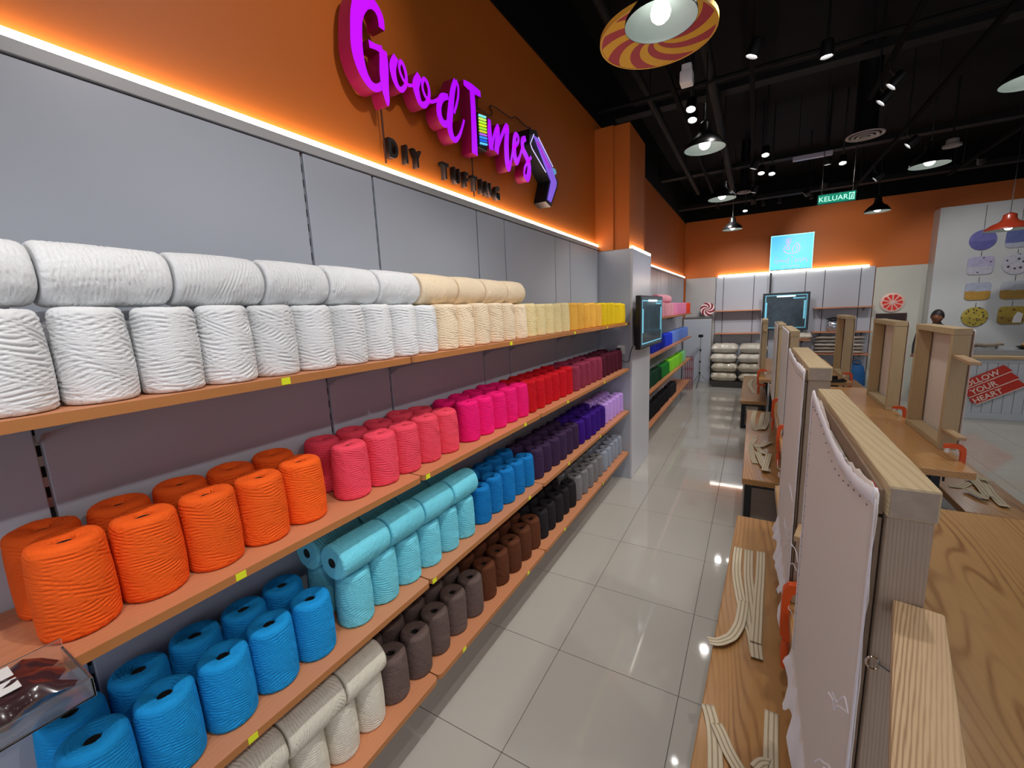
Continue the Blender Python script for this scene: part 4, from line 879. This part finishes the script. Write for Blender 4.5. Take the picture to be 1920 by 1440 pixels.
# ================================================================== COUNTER AND FAR CORNER
M_BEAD = mat('white_beadboard', '#C3CBD2', 0.4, var=0.03)
ct = thing('serving_counter', 'white beadboard counter with wooden rim under the round pictures', 'counter', (4.60, 8.42, 0))
part('counter_body', MB().box(-1.90, 1.9, 0.015, 0.6, 0.02, 0.855), M_BEAD, ct, False)
bm_ = MB().box(-0.048, 0.048, 0.0, 0.016, 0.10, 0.82, 0.004).mesh('counter_board', M_BEAD)
for k in range(37): obj('counter_board', bm_, ct, (-1.85 + 0.1 * k, 0, 0))
part('base_rail', MB().box(-1.9, 1.9, -0.008, 0.016, 0.0, 0.10, 0.004), M_BEAD, ct, False)
part('top_rail', MB().box(-1.9, 1.9, -0.008, 0.016, 0.82, 0.87, 0.004), M_BEAD, ct, False)
part('counter_top', MB().box(-1.93, 1.93, -0.03, 0.63, 0.87, 0.91, 0.005), wood('counter_rim', '#CDB48C', '#A98A5C', 'x', 14, 0.4, 0.5), ct, False)
part('display_ledge', MB().box(-1.85, 1.9, 0.15, 0.60, 0.91, 0.985, 0.004), mat('grey_ledge', '#9AA0A6', 0.3), ct, False)
# slogan sign
ss = thing('slogan_sign', 'red slanted three line sign reading FOLLOW YOUR HEART on the white counter', 'sign', (2.93, 8.40, 0.50), rot=(0, -math.radians(33), 0))
M_RED = mat('slogan_red', '#C8301E', 0.45); M_LTR = mat('slogan_letter', '#EFD9CC', 0.5)
for k, wd in enumerate(('FOLLOW', 'YOUR', 'HEART')):
    zc = 0.125 - 0.125 * k; xs = 0.02 * (1 - k)
    hexa = [(-0.27 + 0.03 * k, -0.054), (-0.31 + 0.03 * k, 0.0), (-0.29 + 0.03 * k, 0.058), (0.24 + 0.03 * k, 0.058), (0.275 + 0.03 * k, -0.054)]
    q = part('sign_strip', MB().prism([(x + xs, z + zc) for x, z in hexa], lambda u, v, w: (u, -w, v), 0.008), M_RED, ss, False)
    part('strip_edge', MB().box(-0.28 + xs + 0.03 * k, 0.26 + xs + 0.03 * k, -0.0085, 0.0, zc - 0.066, zc - 0.054), M_LTR, q, False)
    part_o = obj('sign_lettering', glyph_mesh(wd, 0.105, 0.0015, 0.002, M_LTR), q, (-0.06 + xs, -0.0095, zc - 0.037), (math.pi / 2, 0, 0))
# things on the counter
mb = MB()
rng = random.Random(4)
pts = [(0.10 * math.cos(a) * (1 + 0.2 * math.sin(3 * a)) + 0.006 * a * math.sin(a * 1.7), 0.07 * math.sin(a), 0.022 + 0.0035 * a + 0.012 * math.sin(2.3 * a) ** 2) for a in [k * 0.35 for k in range(38)]]
mb.tube(pts, 0.020, 8)
single('rope_coil', mb, mat('rope_grey', '#9A8F80', 0.9, var=0.25, scale=30), 'loose coil of grey brown rope on the counter ledge', 'rope', (2.97, 8.74, 0.987), smooth='all')
tr = thing('dark_tray', 'dark tray with a tan bread shaped item on the counter', 'tray', (3.42, 8.74, 0.986))
part('tray', MB().lathe([(0.0, 0.004), (0.10, 0.004), (0.15, 0.035), (0.155, 0.035), (0.105, 0.0), (0, 0.0)], 28), M_BLACKM, tr)
part('tan_item', pillow(0.22, 0.16, 0.09, 91, 12, 0.01), mat('tan_item', '#B58A50', 0.7, var=0.2), tr, 'all', (0.02, 0, 0.012))
# pictures hanging on the white wall
def pic_mat(name, top, bot, split, dot=None, dscale=18.0, dth=0.35, nscale=9.0):
    mt, nt, b = new_mat(name); tc = node(nt, 'ShaderNodeTexCoord'); sx = node(nt, 'ShaderNodeSeparateXYZ'); nt.links.new(tc.outputs['Object'], sx.inputs[0])
    nz = node(nt, 'ShaderNodeTexNoise', Scale=nscale, Detail=4.0); nt.links.new(tc.outputs['Object'], nz.inputs['Vector'])
    ad = node(nt, 'ShaderNodeMath', operation='MULTIPLY_ADD'); ad.inputs[1].default_value = 0.05; nt.links.new(nz.outputs['Fac'], ad.inputs[0]); nt.links.new(sx.outputs['Z'], ad.inputs[2])
    cr = node(nt, 'ShaderNodeValToRGB'); mr = node(nt, 'ShaderNodeMapRange'); mr.inputs[1].default_value = -0.16; mr.inputs[2].default_value = 0.18
    nt.links.new(ad.outputs[0], mr.inputs[0]); nt.links.new(mr.outputs[0], cr.inputs[0])
    e = cr.color_ramp.elements; e[0].position = max(0.0, split - 0.03); e[0].color = rgb(bot); e[1].position = min(1.0, split + 0.03); e[1].color = rgb(top)
    out = cr.outputs[0]
    mv = node(nt, 'ShaderNodeMix', data_type='RGBA', blend_type='MULTIPLY'); mv.inputs[0].default_value = 0.45
    n3 = node(nt, 'ShaderNodeTexNoise', Scale=nscale * 2, Detail=5.0); nt.links.new(tc.outputs['Object'], n3.inputs['Vector']); nt.links.new(out, mv.inputs[6]); nt.links.new(n3.outputs['Fac'], mv.inputs[7]); out = mv.outputs[2]
    if dot:
        vo = node(nt, 'ShaderNodeTexVoronoi', Scale=dscale); nt.links.new(tc.outputs['Object'], vo.inputs['Vector'])
        lt = node(nt, 'ShaderNodeMath', operation='LESS_THAN'); lt.inputs[1].default_value = dth; nt.links.new(vo.outputs['Distance'], lt.inputs[0])
        mx = node(nt, 'ShaderNodeMix', data_type='RGBA'); mx.inputs[7].default_value = rgb(dot); nt.links.new(lt.outputs[0], mx.inputs[0]); nt.links.new(out, mx.inputs[6]); out = mx.outputs[2]
    nt.links.new(out, b.inputs['Base Color']); b.inputs['Roughness'].default_value = 0.2; b.inputs['Coat Weight'].default_value = 0.4
    return mt
def rounded(w, h, r, n=6):
    p = []
    for cx, cy, a0 in ((w / 2 - r, h / 2 - r, 0), (-w / 2 + r, h / 2 - r, 90), (-w / 2 + r, -h / 2 + r, 180), (w / 2 - r, -h / 2 + r, 270)):
        for k in range(n + 1): a = math.radians(a0 + 90 * k / n); p.append((cx + r * math.cos(a), cy + r * math.sin(a)))
    return p
YP = YB - 0.302
PICS = [(3.235, 2.66, 'round', ('#7C7CC8', '#6A6AB8', 0.5), 'round blue and violet picture on the white wall'), (3.245, 2.247, 'square', ('#C8C4E8', '#DADAEC', 0.5, '#5A5A78', 9.0, 0.12), 'rounded square lilac and white picture hung under the round blue one'),
        (3.258, 1.826, 'square', ('#BCC4DC', '#C89A38', 0.55), 'rounded square picture of ochre field hung in a chain over the round yellow one'), (3.262, 1.40, 'round', ('#C8B43C', '#B8A434', 0.5, '#4A3A22', 22.0, 0.30), 'round yellow picture with dark dots at the foot of its chain'),
        (3.655, 2.64, 'square', ('#6C78B8', '#C4CCDC', 0.35), 'rounded square blue over white picture behind the red lamp'), (3.662, 2.235, 'round', ('#D8DAEA', '#DCDCE8', 0.5, '#3C3C4C', 14.0, 0.26), 'round white picture with dark specks'),
        (3.678, 1.82, 'square', ('#C8D0DC', '#BC9438', 0.55), 'rounded square ochre field picture beside the other ochre one'), (3.69, 1.41, 'square', ('#C2A838', '#A88A30', 0.5, '#6E4A20', 12.0, 0.22), 'rounded square yellow picture beside the round dotted one')]
for i, (x, z, shp, mspec, lab) in enumerate(PICS):
    t = thing('hanging_picture', lab, 'picture', (x, YP, z), 0, 'pictures hung in chains on the white wall')
    poly = [(0.163 * math.cos(2 * math.pi * k / 36), 0.163 * math.sin(2 * math.pi * k / 36)) for k in range(36)] if shp == 'round' else rounded(0.31, 0.29, 0.06)
    part('picture_board', MB().prism(poly, lambda u, v, w: (u, -w - 0.003, v), 0.018), pic_mat('picture_print', *mspec), t, False)
    part('hanging_wire', MB().tube([(0, -0.006, 0.15), (0, -0.006, 0.235 if i % 4 else 0.55)], 0.003, 5), M_BLACKM, t)
    if i == 7: part('white_figure', MB().prism([(0.02, -0.12), (0.12, -0.12), (0.13, 0.02), (0.07, 0.06), (0.03, -0.02)], lambda u, v, w: (u, -w - 0.021, v), 0.002), M_WHITE, t, False)
# red slice clock and dark board
ck = thing('wall_clock', 'round red wall clock with pale rim and petal wedges', 'clock', (2.235, YB - 0.017, 1.69))
part('clock_rim', MB().lathe([(0.0, 0.0), (0.175, 0.0), (0.178, -0.02), (0.160, -0.03), (0.0, -0.028)], 40, (0, 0, 0), 'y'), mat('pale_pink_rim', '#E8C4B8', 0.4), ck)
for k in range(10):
    a0 = 2 * math.pi * k / 10; d_ = 0.24
    part('wedge', MB().prism([(0.03 * math.cos(a0), 0.03 * math.sin(a0)), (0.14 * math.cos(a0 - d_), 0.14 * math.sin(a0 - d_)), (0.150 * math.cos(a0), 0.150 * math.sin(a0)), (0.14 * math.cos(a0 + d_), 0.14 * math.sin(a0 + d_))], lambda u, v, w: (u, -w - 0.028, v), 0.005), mat('clock_red', '#E0321E', 0.35), ck, False)
part('hands', MB().box(-0.004, 0.004, -0.040, -0.034, 0, 0.09).box(0, 0.07, -0.042, -0.036, -0.004, 0.004), M_WHITE, ck, False)
wbd = thing('framed_board', 'dark brown framed board hung below the red clock', 'board', (2.24, YB - 0.017, 1.14))
part('board_frame', MB().box(-0.22, 0.22, -0.03, 0, 0, 0.35, 0.004), mat('dark_brown_frame', '#3A2018', 0.5), wbd, False)
part('board_face', MB().box(-0.19, 0.19, -0.034, -0.028, 0.03, 0.32), mat('board_face', '#2A1A18', 0.5, var=0.5, scale=12), wbd, False)
for k in range(4): part('pinned_note', MB().box(-0.15 + 0.075 * k, -0.10 + 0.075 * k, -0.036, -0.033, 0.10 + 0.03 * (k % 2), 0.18 + 0.03 * (k % 2)), mat('note%d' % k, ('#C8A878', '#B08858', '#D0C0A0', '#A06848')[k], 0.6), wbd, False)
# cloths, jar and bag on the far shelves
jr = thing('glass_jar', 'round glass jar with dark lid on the far shelf', 'jar', (1.36, YB - 0.15, 1.171))
part('jar_body', MB().lathe([(0.0, 0.0), (0.07, 0.0), (0.115, 0.06), (0.12, 0.12), (0.09, 0.19), (0.065, 0.22)], 28), mat('jar_glass', '#C8D0DC', 0.08, 0.75), jr)
part('jar_lid', MB().lathe([(0.0, 0.28), (0.03, 0.275), (0.12, 0.25), (0.125, 0.235), (0.07, 0.22), (0, 0.22)], 28), M_BLACKM, jr)
CF = 'folded cloths on the far shelf'
cc = ['#B9AFA2', '#A79C90', '#C4BAB0', '#9C938C', '#B0A49A']
for c_, cx in enumerate((1.27, 1.68)):
    for k in range(5):
        single('folded_cloth', pillow(0.37, 0.22, 0.060, 100 + k + 7 * c_, 10, 0.008), mat('cloth%d' % k, cc[k], 0.9), '%s folded beige cloth of the pile %s' % (('bottom', 'second', 'middle', 'fourth', 'topmost')[k], 'under the glass jar' if c_ == 0 else 'beside the pale green wall'), 'cloth', (cx, YB - 0.15, 0.741 + 0.0695 * k), group=CF, smooth='all')
single('cloth_bundle', pillow(0.30, 0.2, 0.12, 120, 12, 0.03), M_SACK, 'pale knotted cloth bundle at the end of the folded cloth shelf', 'cloth', (0.88, YB - 0.16, 1.02 + 0.0), smooth='all')
back_shelf(0.76, 1.0, 1.018, 'short shelf piece under the pale cloth bundle')
bg = thing('blue_bag', 'blue cloth bag standing below the folded cloth shelf', 'bag', (1.78, YB - 0.18, 0))
part('bag_body', MB().lathe([(0.0, 0.0), (0.13, 0.0), (0.15, 0.15), (0.14, 0.35), (0.10, 0.50), (0.06, 0.53)], 18), mat('bag_blue', '#1F5F9C', 0.7, var=0.2, scale=8), bg)
part('bag_handle', MB().tube([(0.06 * math.cos(a), 0, 0.52 + 0.09 * math.sin(a)) for a in [k * math.pi / 10 for k in range(11)]], 0.01, 6), MAT['bag_blue'], bg)
single('dark_bin', MB().lathe([(0.0, 0.0), (0.15, 0.0), (0.18, 0.5), (0.172, 0.5), (0.145, 0.02), (0, 0.02)], 24), M_BLACKM, 'open dark bin under the far shelf beside the blue bag', 'bin', (1.30, YB - 0.24, 0))
# ================================================================== PERSON BEHIND THE COUNTER
def skin_body(name, joints, edges, root, mt, parent):
    me = bpy.data.meshes.new(name); me.from_pydata([j[0] for j in joints], edges, []); me.materials.append(mt)
    o = obj(name, me, parent); o.modifiers.new('skin', 'SKIN'); sv = me.skin_vertices[0].data
    for i, j in enumerate(joints): sv[i].radius = (j[1], j[2] if len(j) > 2 else j[1]); sv[i].use_root = (i == root)
    sb = o.modifiers.new('sub', 'SUBSURF'); sb.levels = 2; sb.render_levels = 2
    for p in me.polygons: p.use_smooth = True
    return o
pr = thing('person', 'person with short dark hair and dark top standing behind the counter facing the shelves', 'person', (2.575, 9.35, 0), math.radians(-25))
M_SKIN = mat('skin_brown', '#8A5A44', 0.55); M_TOP = mat('dark_top_cloth', '#23242C', 0.85); M_TROU = mat('dark_trousers', '#1C1E26', 0.85); M_HAIR = mat('dark_hair', '#15100E', 0.6)
# local frame: faces -y, arms along x ; body in one continuous skin with clothing as separate shells
J = [((0, 0, 0.80), .15, .11), ((0, 0, 0.98), .14, .10), ((0, 0, 1.16), .16, .105), ((0, 0.0, 1.27), .10, .07), ((0, -0.005, 1.335), .05, .052), ((0, -0.02, 1.40), .055, .062),
     ((-.18, 0, 1.24), .055), ((-.22, -.02, 1.0), .045), ((-.20, -.16, 0.86), .036), ((-.19, -.22, 0.84), .03), ((.18, 0, 1.24), .055), ((.22, -.02, 1.0), .045), ((.20, -.16, 0.86), .036), ((.19, -.22, 0.84), .03),
     ((-.09, 0, 0.72), .085), ((-.10, -.01, 0.42), .06), ((-.10, 0, 0.08), .042), ((-.10, -.12, 0.035), .035), ((.09, 0, 0.72), .085), ((.10, -.01, 0.42), .06), ((.10, 0, 0.08), .042), ((.10, -.12, 0.035), .035)]
E_ = [(0, 1), (1, 2), (2, 3), (3, 4), (4, 5), (3, 6), (6, 7), (7, 8), (8, 9), (3, 10), (10, 11), (11, 12), (12, 13), (0, 14), (14, 15), (15, 16), (16, 17), (0, 18), (18, 19), (19, 20), (20, 21)]
skin_body('body', J, E_, 0, M_TOP, pr)
hd = MB(); n1, n2 = 18, 24; v = []; f = []
for i in range(n1 + 1):
    for k in range(n2):
        p = math.pi * i / n1; a = 2 * math.pi * k / n2
        x = 0.074 * math.sin(p) * math.cos(a); y = 0.092 * math.sin(p) * math.sin(a); z = 0.112 * math.cos(p)
        if z < 0: x *= 1 - 0.28 * (-z / 0.112) ** 1.5; y = y * (1 - 0.15 * (-z / 0.112)) - 0.008 * (-z / 0.112)
        fr = math.exp(-(x / 0.014) ** 2 - ((z + 0.012) / 0.022) ** 2) * (1 if y < 0 else 0); y -= 0.022 * fr
        ey = (math.exp(-((abs(x) - 0.031) / 0.013) ** 2 - ((z - 0.012) / 0.011) ** 2)) * (1 if y < 0 else 0); y += 0.007 * ey
        mo = math.exp(-(x / 0.024) ** 2 - ((z + 0.055) / 0.008) ** 2) * (1 if y < 0 else 0); y -= 0.005 * mo
        v.append((x, y, z))
for i in range(n1):
    for k in range(n2): f.append((i * n2 + k, (i + 1) * n2 + k, (i + 1) * n2 + (k + 1) % n2, i * n2 + (k + 1) % n2))
hd.add(v, f)
for s_ in (-1, 1): hd.lathe([(0.0, 0.006), (0.018, 0.004), (0.022, 0.0), (0.012, -0.008), (0, -0.008)], 12, (s_ * 0.074, 0.005, -0.008), 'x')
h_o = part('head', hd, M_SKIN, pr, 'all', (0, -0.025, 1.445))
for s_ in (-1, 1): part('eye', MB().lathe([(0.0, 0.008), (0.006, 0.005), (0.008, 0.0), (0.006, -0.005), (0, -0.008)], 10, (s_ * 0.030, -0.079, 0.012)), mat('eye_dark', '#1A1210', 0.2), h_o)
hr = MB(); v = []; f = []
for i in range(9):
    for k in range(24):
        p = math.pi * 0.56 * i / 8; a = 2 * math.pi * k / 24
        front = max(0, -math.sin(a)); pp = p * (1 - 0.30 * front)
        v.append((0.082 * math.sin(pp) * math.cos(a), 0.100 * math.sin(pp) * math.sin(a) + 0.004, 0.120 * math.cos(pp)))
for i in range(8):
    for k in range(24): f.append((i * 24 + k, (i + 1) * 24 + k, (i + 1) * 24 + (k + 1) % 24, i * 24 + (k + 1) % 24))
part('hair', hr.add(v, f), M_HAIR, h_o, 'all')
for s_ in (-1, 1):
    hn = MB().lathe([(0.0, 0.03), (0.026, 0.02), (0.030, 0.0), (0.022, -0.03), (0, -0.036)], 12, (s_ * 0.19, -0.245, 0.838), 'y')
    for q in range(4): hn.tube([(s_ * 0.19 - 0.02 + 0.013 * q, -0.27, 0.838), (s_ * 0.19 - 0.02 + 0.013 * q, -0.305 - 0.006 * (q in (1, 2)), 0.834), (s_ * 0.19 - 0.02 + 0.013 * q, -0.325 - 0.008 * (q in (1, 2)), 0.822)], [0.0085, 0.008, 0.006], 8)
    hn.tube([(s_ * 0.165, -0.245, 0.842), (s_ * 0.145, -0.27, 0.838), (s_ * 0.143, -0.288, 0.832)], [0.010, 0.009, 0.007], 8)
    part('hand', hn, M_SKIN, pr, 'all')
# ================================================================== CEILING
PX = {'black': mat('lamp_black', '#0C0C0C', 0.3)}
def pendant(label, x, y, zr, mt, r=0.15, ztop=4.25, group='metal pendant lamps over the aisles', inner=M_LAMPIN, k=1.0):
    t = thing('pendant_lamp', label, 'lamp', (x, y, zr), 0, group)
    prof = [(r, 0.0), (r * 0.985, 0.02 * k), (r * 0.72, 0.07 * k), (r * 0.40, 0.105 * k), (r * 0.30, 0.135 * k), (r * 0.28, 0.185 * k), (r * 0.12, 0.205 * k), (0.006, 0.21 * k)]
    part('shade', MB().lathe(prof, 36), mt, t)
    part('shade_lining', MB().lathe([(r * 0.99, 0.001), (r * 0.97, 0.018 * k), (r * 0.70, 0.066 * k), (r * 0.38, 0.10 * k), (r * 0.27, 0.13 * k), (0, 0.15 * k)], 36), inner, t)
    part('bulb', MB().lathe([(0.0, -0.004), (0.022, 0.001), (0.037, 0.016), (0.042, 0.036), (0.036, 0.06), (0.018, 0.092), (0.014, 0.13)], 18), M_BULB, t)
    part('cord', MB().tube([(0, 0, 0.205 * k), (0, 0, ztop - zr)], 0.005, 6), M_BLACKM, t)
    return t
PL = ['black pendant lamp with the red and yellow candy disc', 'black pendant lamp hanging next to the orange column', 'black pendant lamp hanging before the second bay of yarn', 'black pendant lamp hanging close to the blue light box',
      'black pendant lamp over the open backed frames', 'black pendant lamp beside the green exit sign, over the far table', 'black pendant lamp over the counter side of the middle table', 'black pendant lamp over the entrance end of the yarn aisle', 'black pendant lamp over the entrance end of the first table']
for (x, y), lab in zip(PENDANTS, PL): pendant(lab, x, y, 3.0, PX['black'])
rp = ony(1890, 431, 8.75)
pendant('red enamel pendant lamp hanging over the counter', rp[0], 8.75, rp[2], mat('red_enamel', '#702414', 0.3), 0.24, 4.25, 'red lamps over the counter', M_LAMPIN, 1.1)
add_light('SPOT', 'counter_lamp_light', (rp[0], 8.75, rp[2] - 0.01), 30, (1, 0.97, 0.95), (rp[0], 8.75, 0), 0.05, 150, 0.5)
cd_ = onz(1232, 62, 3.20)
cd = thing('candy_disc', 'large round red and yellow swirl disc hung above a black lamp', 'decoration', tuple(cd_))
part('disc', swirl(16, 0.285, lambda u, v, w: (u, v, -w), 0.02, -0.55, (0, 1), 0.02), [mat('disc_red', '#B02838', 0.5), mat('disc_yellow', '#E6B416', 0.5)], cd, False)
part('disc_rim', MB().lathe([(0.282, 0.002), (0.292, 0.002), (0.292, -0.022), (0.282, -0.022), (0.282, 0.002)], 48), mat('disc_rim', '#E3AE3C', 0.5), cd)
for a in (0.5, 2.6, 4.7): part('hanging_wire', MB().tube([(0.2 * math.cos(a), 0.2 * math.sin(a), 0), (0.2 * math.cos(a), 0.2 * math.sin(a), 1.05)], 0.002, 5), M_BLACKM, cd)
# tracks and spotlight heads
def rail(name, label, p, q, w, h, mt, cat, group=None):
    c_ = [(a + b) / 2 for a, b in zip(p, q)]; dx, dy = abs(q[0] - p[0]) / 2 + w / 2, abs(q[1] - p[1]) / 2 + w / 2
    if abs(q[0] - p[0]) > abs(q[1] - p[1]): dy = w / 2
    else: dx = w / 2
    t = thing(name, label, cat, tuple(c_), 0, group)
    part('channel', MB().box(-dx, dx, -dy, dy, 0, h, 0.003), mt, t, False)
    for k in range(5):
        f_ = -0.9 + 0.45 * k; part('hanger', MB().tube([(dx * f_ if dx > dy else 0, dy * f_ if dy > dx else 0, h), (dx * f_ if dx > dy else 0, dy * f_ if dy > dx else 0, 4.25 - c_[2])], 0.006, 6), M_BLACKM, t)
    return t
TG = 'black lighting tracks under the ceiling'
for x, lab in ((1.30, 'black lighting track hung over the counter edge of the tables'), (0.80, 'black lighting track hung along the middle of the tables'), (-0.66, 'black lighting track hung along the yarn aisle'), (-0.10, 'black lighting track hung over the low benches'), (2.4, 'black lighting track hung between tables and counter')):
    rail('light_track', lab, (x, -1.2, 3.52), (x, 5.15 if x == 0.80 else 9.0, 3.52), 0.035, 0.035, mat('track_black', '#070707', 0.85, spec=0.1), 'track', TG)
rail('cable_tray', 'dark cable tray crossing above the column', (-1.38, 4.95, 3.80), (6.5, 4.95, 3.80), 0.14, 0.06, M_DUCT, 'cable tray', 'dark trays crossing the ceiling')
rail('cable_tray', 'dark cable tray crossing above the farthest table', (-1.38, 7.55, 3.78), (6.5, 7.55, 3.78), 0.14, 0.06, M_DUCT, 'cable tray', 'dark trays crossing the ceiling')
rail('cable_tray', 'dark cable tray crossing close to the far orange wall', (-1.38, 9.4, 3.66), (6.5, 9.4, 3.66), 0.16, 0.07, M_DUCT, 'cable tray', 'dark trays crossing the ceiling')
single('ceiling_pipe', MB().tube([(0, -3.5, 0), (0, 3.5, 0)], 0.035, 12), M_DUCT, 'dark round pipe running along the yarn wall under the ceiling', 'pipe', (-0.98, 5.2, 3.78))
single('ceiling_pipe', MB().tube([(0, -2.6, 0), (0, 2.6, 0)], 0.045, 12), M_DUCT, 'thicker dark pipe running over the aisle past the pendant lamps', 'pipe', (-0.42, 6.3, 3.72))
single('ceiling_pipe', MB().tube([(-4, 0, 0), (4, 0, 0)], 0.02, 10), M_DUCT, 'thin dark conduit crossing in front of the column', 'pipe', (2.5, 4.35, 3.68))
def head(label, pos, aim, grp='black track spotlights'):
    d = (Vector(aim) - Vector(pos)).normalized(); q = d.to_track_quat('Z', 'Y').to_euler()
    t = thing('track_spotlight', label, 'spotlight', pos, 0, grp)
    part('can', MB().lathe([(0.0, -0.115), (0.034, -0.115), (0.040, -0.10), (0.042, -0.012), (0.036, -0.012), (0.034, -0.03)], 20), M_BLACKM, t, True, (0, 0, 0), tuple(q))
    part('lens', MB().lathe([(0.0, -0.024), (0.034, -0.026), (0.034, -0.03), (0, -0.03)], 20), M_SPOTG, t, True, (0, 0, 0), tuple(q))
    back = d * -0.075
    on = any(abs(pos[0] - tx) < 0.01 for tx in (1.30, 0.80, -0.10, 2.4)) and not (pos[0] == 0.80 and pos[1] > 5.1)
    part('stem', MB().tube([tuple(back), (0, 0, 0.12), (0, 0, (3.53 if on else 4.26) - pos[2])], 0.008, 8), M_BLACKM, t)
for i, (x, y) in enumerate(TRACK_R):
    near = abs(x - 0.8) < 0.1
    head('black spotlight %s aimed at the yarn shelves' % ('on the middle track' if near else 'on the counter side track'), (x, y, 3.33), (-1.25, y + 0.25, 1.05), 'black spotlights aimed at the yarn')
for x, y in TRACK_M: head('black spotlight on the bench side track aimed at the yarn shelves', (x, y, 3.40), (-1.12, y + 0.15, 0.75), 'black spotlights over the benches')
for x, y, ax, az in FILL_FAR: head('added black spotlight brightening the far wall', (x, y, 3.40), (ax, 10.4, az), 'added black spotlights brightening the far wall')  # heads of the added far-end fill spots
for x, y in FILL_FLOOR: head('added black spotlight brightening the floor', (x, y, 3.42), (x + 0.1, y + 0.2, 0), 'added downward fill spotlights')  # heads of the added floor fill spots
EXTRA = [((1295, 208), 3.40, 'upper of two small spotlights beside the orange column'), ((1298, 228), 3.40, 'lower of two small spotlights beside the orange column'), ((1435, 293), 3.40, 'single bright spotlight above a bright pair'), ((1427, 327), 3.40, 'dimmer spotlight of the bright pair over the aisle'), ((1447, 328), 3.40, 'brighter spotlight of the pair over the aisle'), ((1580, 308), 3.40, 'small spotlight near the round air diffuser'), ((1397, 397), 3.40, 'small spotlight near the last black pendant')]
for (px, py), z, lab in EXTRA:
    p = onz(px, py, z); head(lab, tuple(p), (p[0] - 0.1, p[1] - 1.2, 0.2), 'small spotlights over the aisle')
head('black spotlight aimed at the blue light box wall', (0.62, 8.1, 3.37), (1.35, 10.5, 2.75)); head('black spotlight aimed at the purple script', (0.5, 1.0, 3.44), (-1.4, 0.95, 2.85))
for k, px in enumerate((1430, 1460, 1520, 1560, 1600)):
    p = ony(px, 405 - (px - 1430) * 0.13, 9.7); p[2] = 3.60
    single('ceiling_peg', MB().cyl((0, 0, 0), 0.035, 0.12, 12), M_BLACKM, 'short black ceiling fitting against the far orange wall', 'fitting', tuple(p), group='black fittings by the far wall')
def diffuser(px, py, z, r, label):
    p = onz(px, py, z); t = thing('air_diffuser', label, 'vent', tuple(p), 0, 'round air diffusers')
    for k, rr in enumerate((1.0, 0.72, 0.46, 0.2)):
        part('ring', MB().lathe([(r * rr, 0.0), (r * rr * 0.99, -0.012), (max(0.001, r * (rr - 0.17)), -0.006), (max(0.001, r * (rr - 0.17)), 0.004)], 32), mat('diffuser_grey', '#A39A98', 0.5), t, True, (0, 0, -0.006 * k))
    part('collar', MB().lathe([(r * 0.8, 0.0), (r * 0.6, 0.05), (r * 0.6, 4.25 - z)], 24), M_BLACKM, t)
diffuser(1622, 253, 3.42, 0.16, 'round grey air diffuser with open rings over the tables')
diffuser(1395, 360, 3.50, 0.10, 'small round pinkish grey air diffuser over the yarn aisle')
p = onz(1288, 135, 3.50)
cc_ = thing('security_camera', 'small white box camera hanging below the candy disc', 'camera', tuple(p))
part('camera_body', MB().box(-0.045, 0.045, -0.05, 0.05, -0.09, 0.0, 0.012), M_WHITE, cc_)
part('camera_neck', MB().box(-0.035, 0.035, -0.03, 0.03, 0.0, 0.05, 0.008), M_WHITE, cc_)
part('stem', MB().tube([(0, 0, 0.05), (0, 0, 4.25 - p[2])], 0.012, 8), M_BLACKM, cc_)
p = onz(1523, 297, 3.50)
fl = thing('batten_light', 'short pale batten fitting under the ceiling beside the exit sign', 'light fitting', tuple(p))
part('batten', MB().box(-0.20, 0.20, -0.03, 0.03, 0, 0.05, 0.006), mat('batten_white', '#B0AEC0', 0.4), fl, False)
for s_ in (-1, 1): part('hanger', MB().tube([(0.15 * s_, 0, 0.05), (0.15 * s_, 0, 4.25 - p[2])], 0.004, 6), M_BLACKM, fl)
p = onz(1785, 275, 3.50)
sd = thing('smoke_detector', 'small grey hat shaped detector under the ceiling', 'detector', tuple(p))
part('detector_body', MB().lathe([(0.0, 0.0), (0.085, 0.0), (0.085, 0.02), (0.06, 0.03), (0.055, 0.08), (0, 0.085)], 24), mat('detector_grey', '#8C8884', 0.5), sd)
part('stem', MB().tube([(0, 0, 0.08), (0, 0, 4.25 - p[2])], 0.01, 8), M_BLACKM, sd)
# exit sign
p = ony(1568, 371, 6.2)
ex = thing('exit_sign', 'green glowing exit sign reading KELUAR hung from the ceiling', 'sign', (p[0], 6.2, p[2]))
part('sign_box', MB().box(-0.175, 0.175, -0.012, 0.012, -0.055, 0.055, 0.004), mat('exit_dark', '#0C3A32', 0.4), ex, False)
part('sign_face', MB().box(-0.168, 0.168, -0.0145, -0.012, -0.048, 0.048), mat('exit_green', '#0E9C7C', 0.4, emit=0.55), ex, False)
M_EXT = mat('exit_letter', '#C8FFF0', 0.4, emit=1.0)
obj('lettering', glyph_mesh('KELUAR', 0.074, 0.001, 0.0, M_EXT), ex, (-0.03, -0.016, -0.026), (math.pi / 2, 0, 0))
mb = MB().box(0.113, 0.158, -0.017, -0.0145, -0.034, -0.028).box(0.113, 0.158, -0.017, -0.0145, 0.028, 0.034).box(0.113, 0.119, -0.017, -0.0145, -0.034, 0.034).box(0.152, 0.158, -0.017, -0.0145, -0.034, 0.034)
mb.prism([(0.124, -0.02), (0.136, -0.006), (0.128, 0.004), (0.140, 0.018), (0.146, 0.012), (0.138, 0.0), (0.146, -0.012), (0.134, -0.022)], lambda u, v, w: (u, -0.0145 - w, v), 0.0025)
part('running_figure_icon', mb, M_EXT, ex, False)
for s_ in (-1, 1): part('hanger', MB().tube([(0.14 * s_, 0, 0.055), (0.14 * s_, 0, 4.25 - p[2])], 0.004, 6), M_BLACKM, ex)
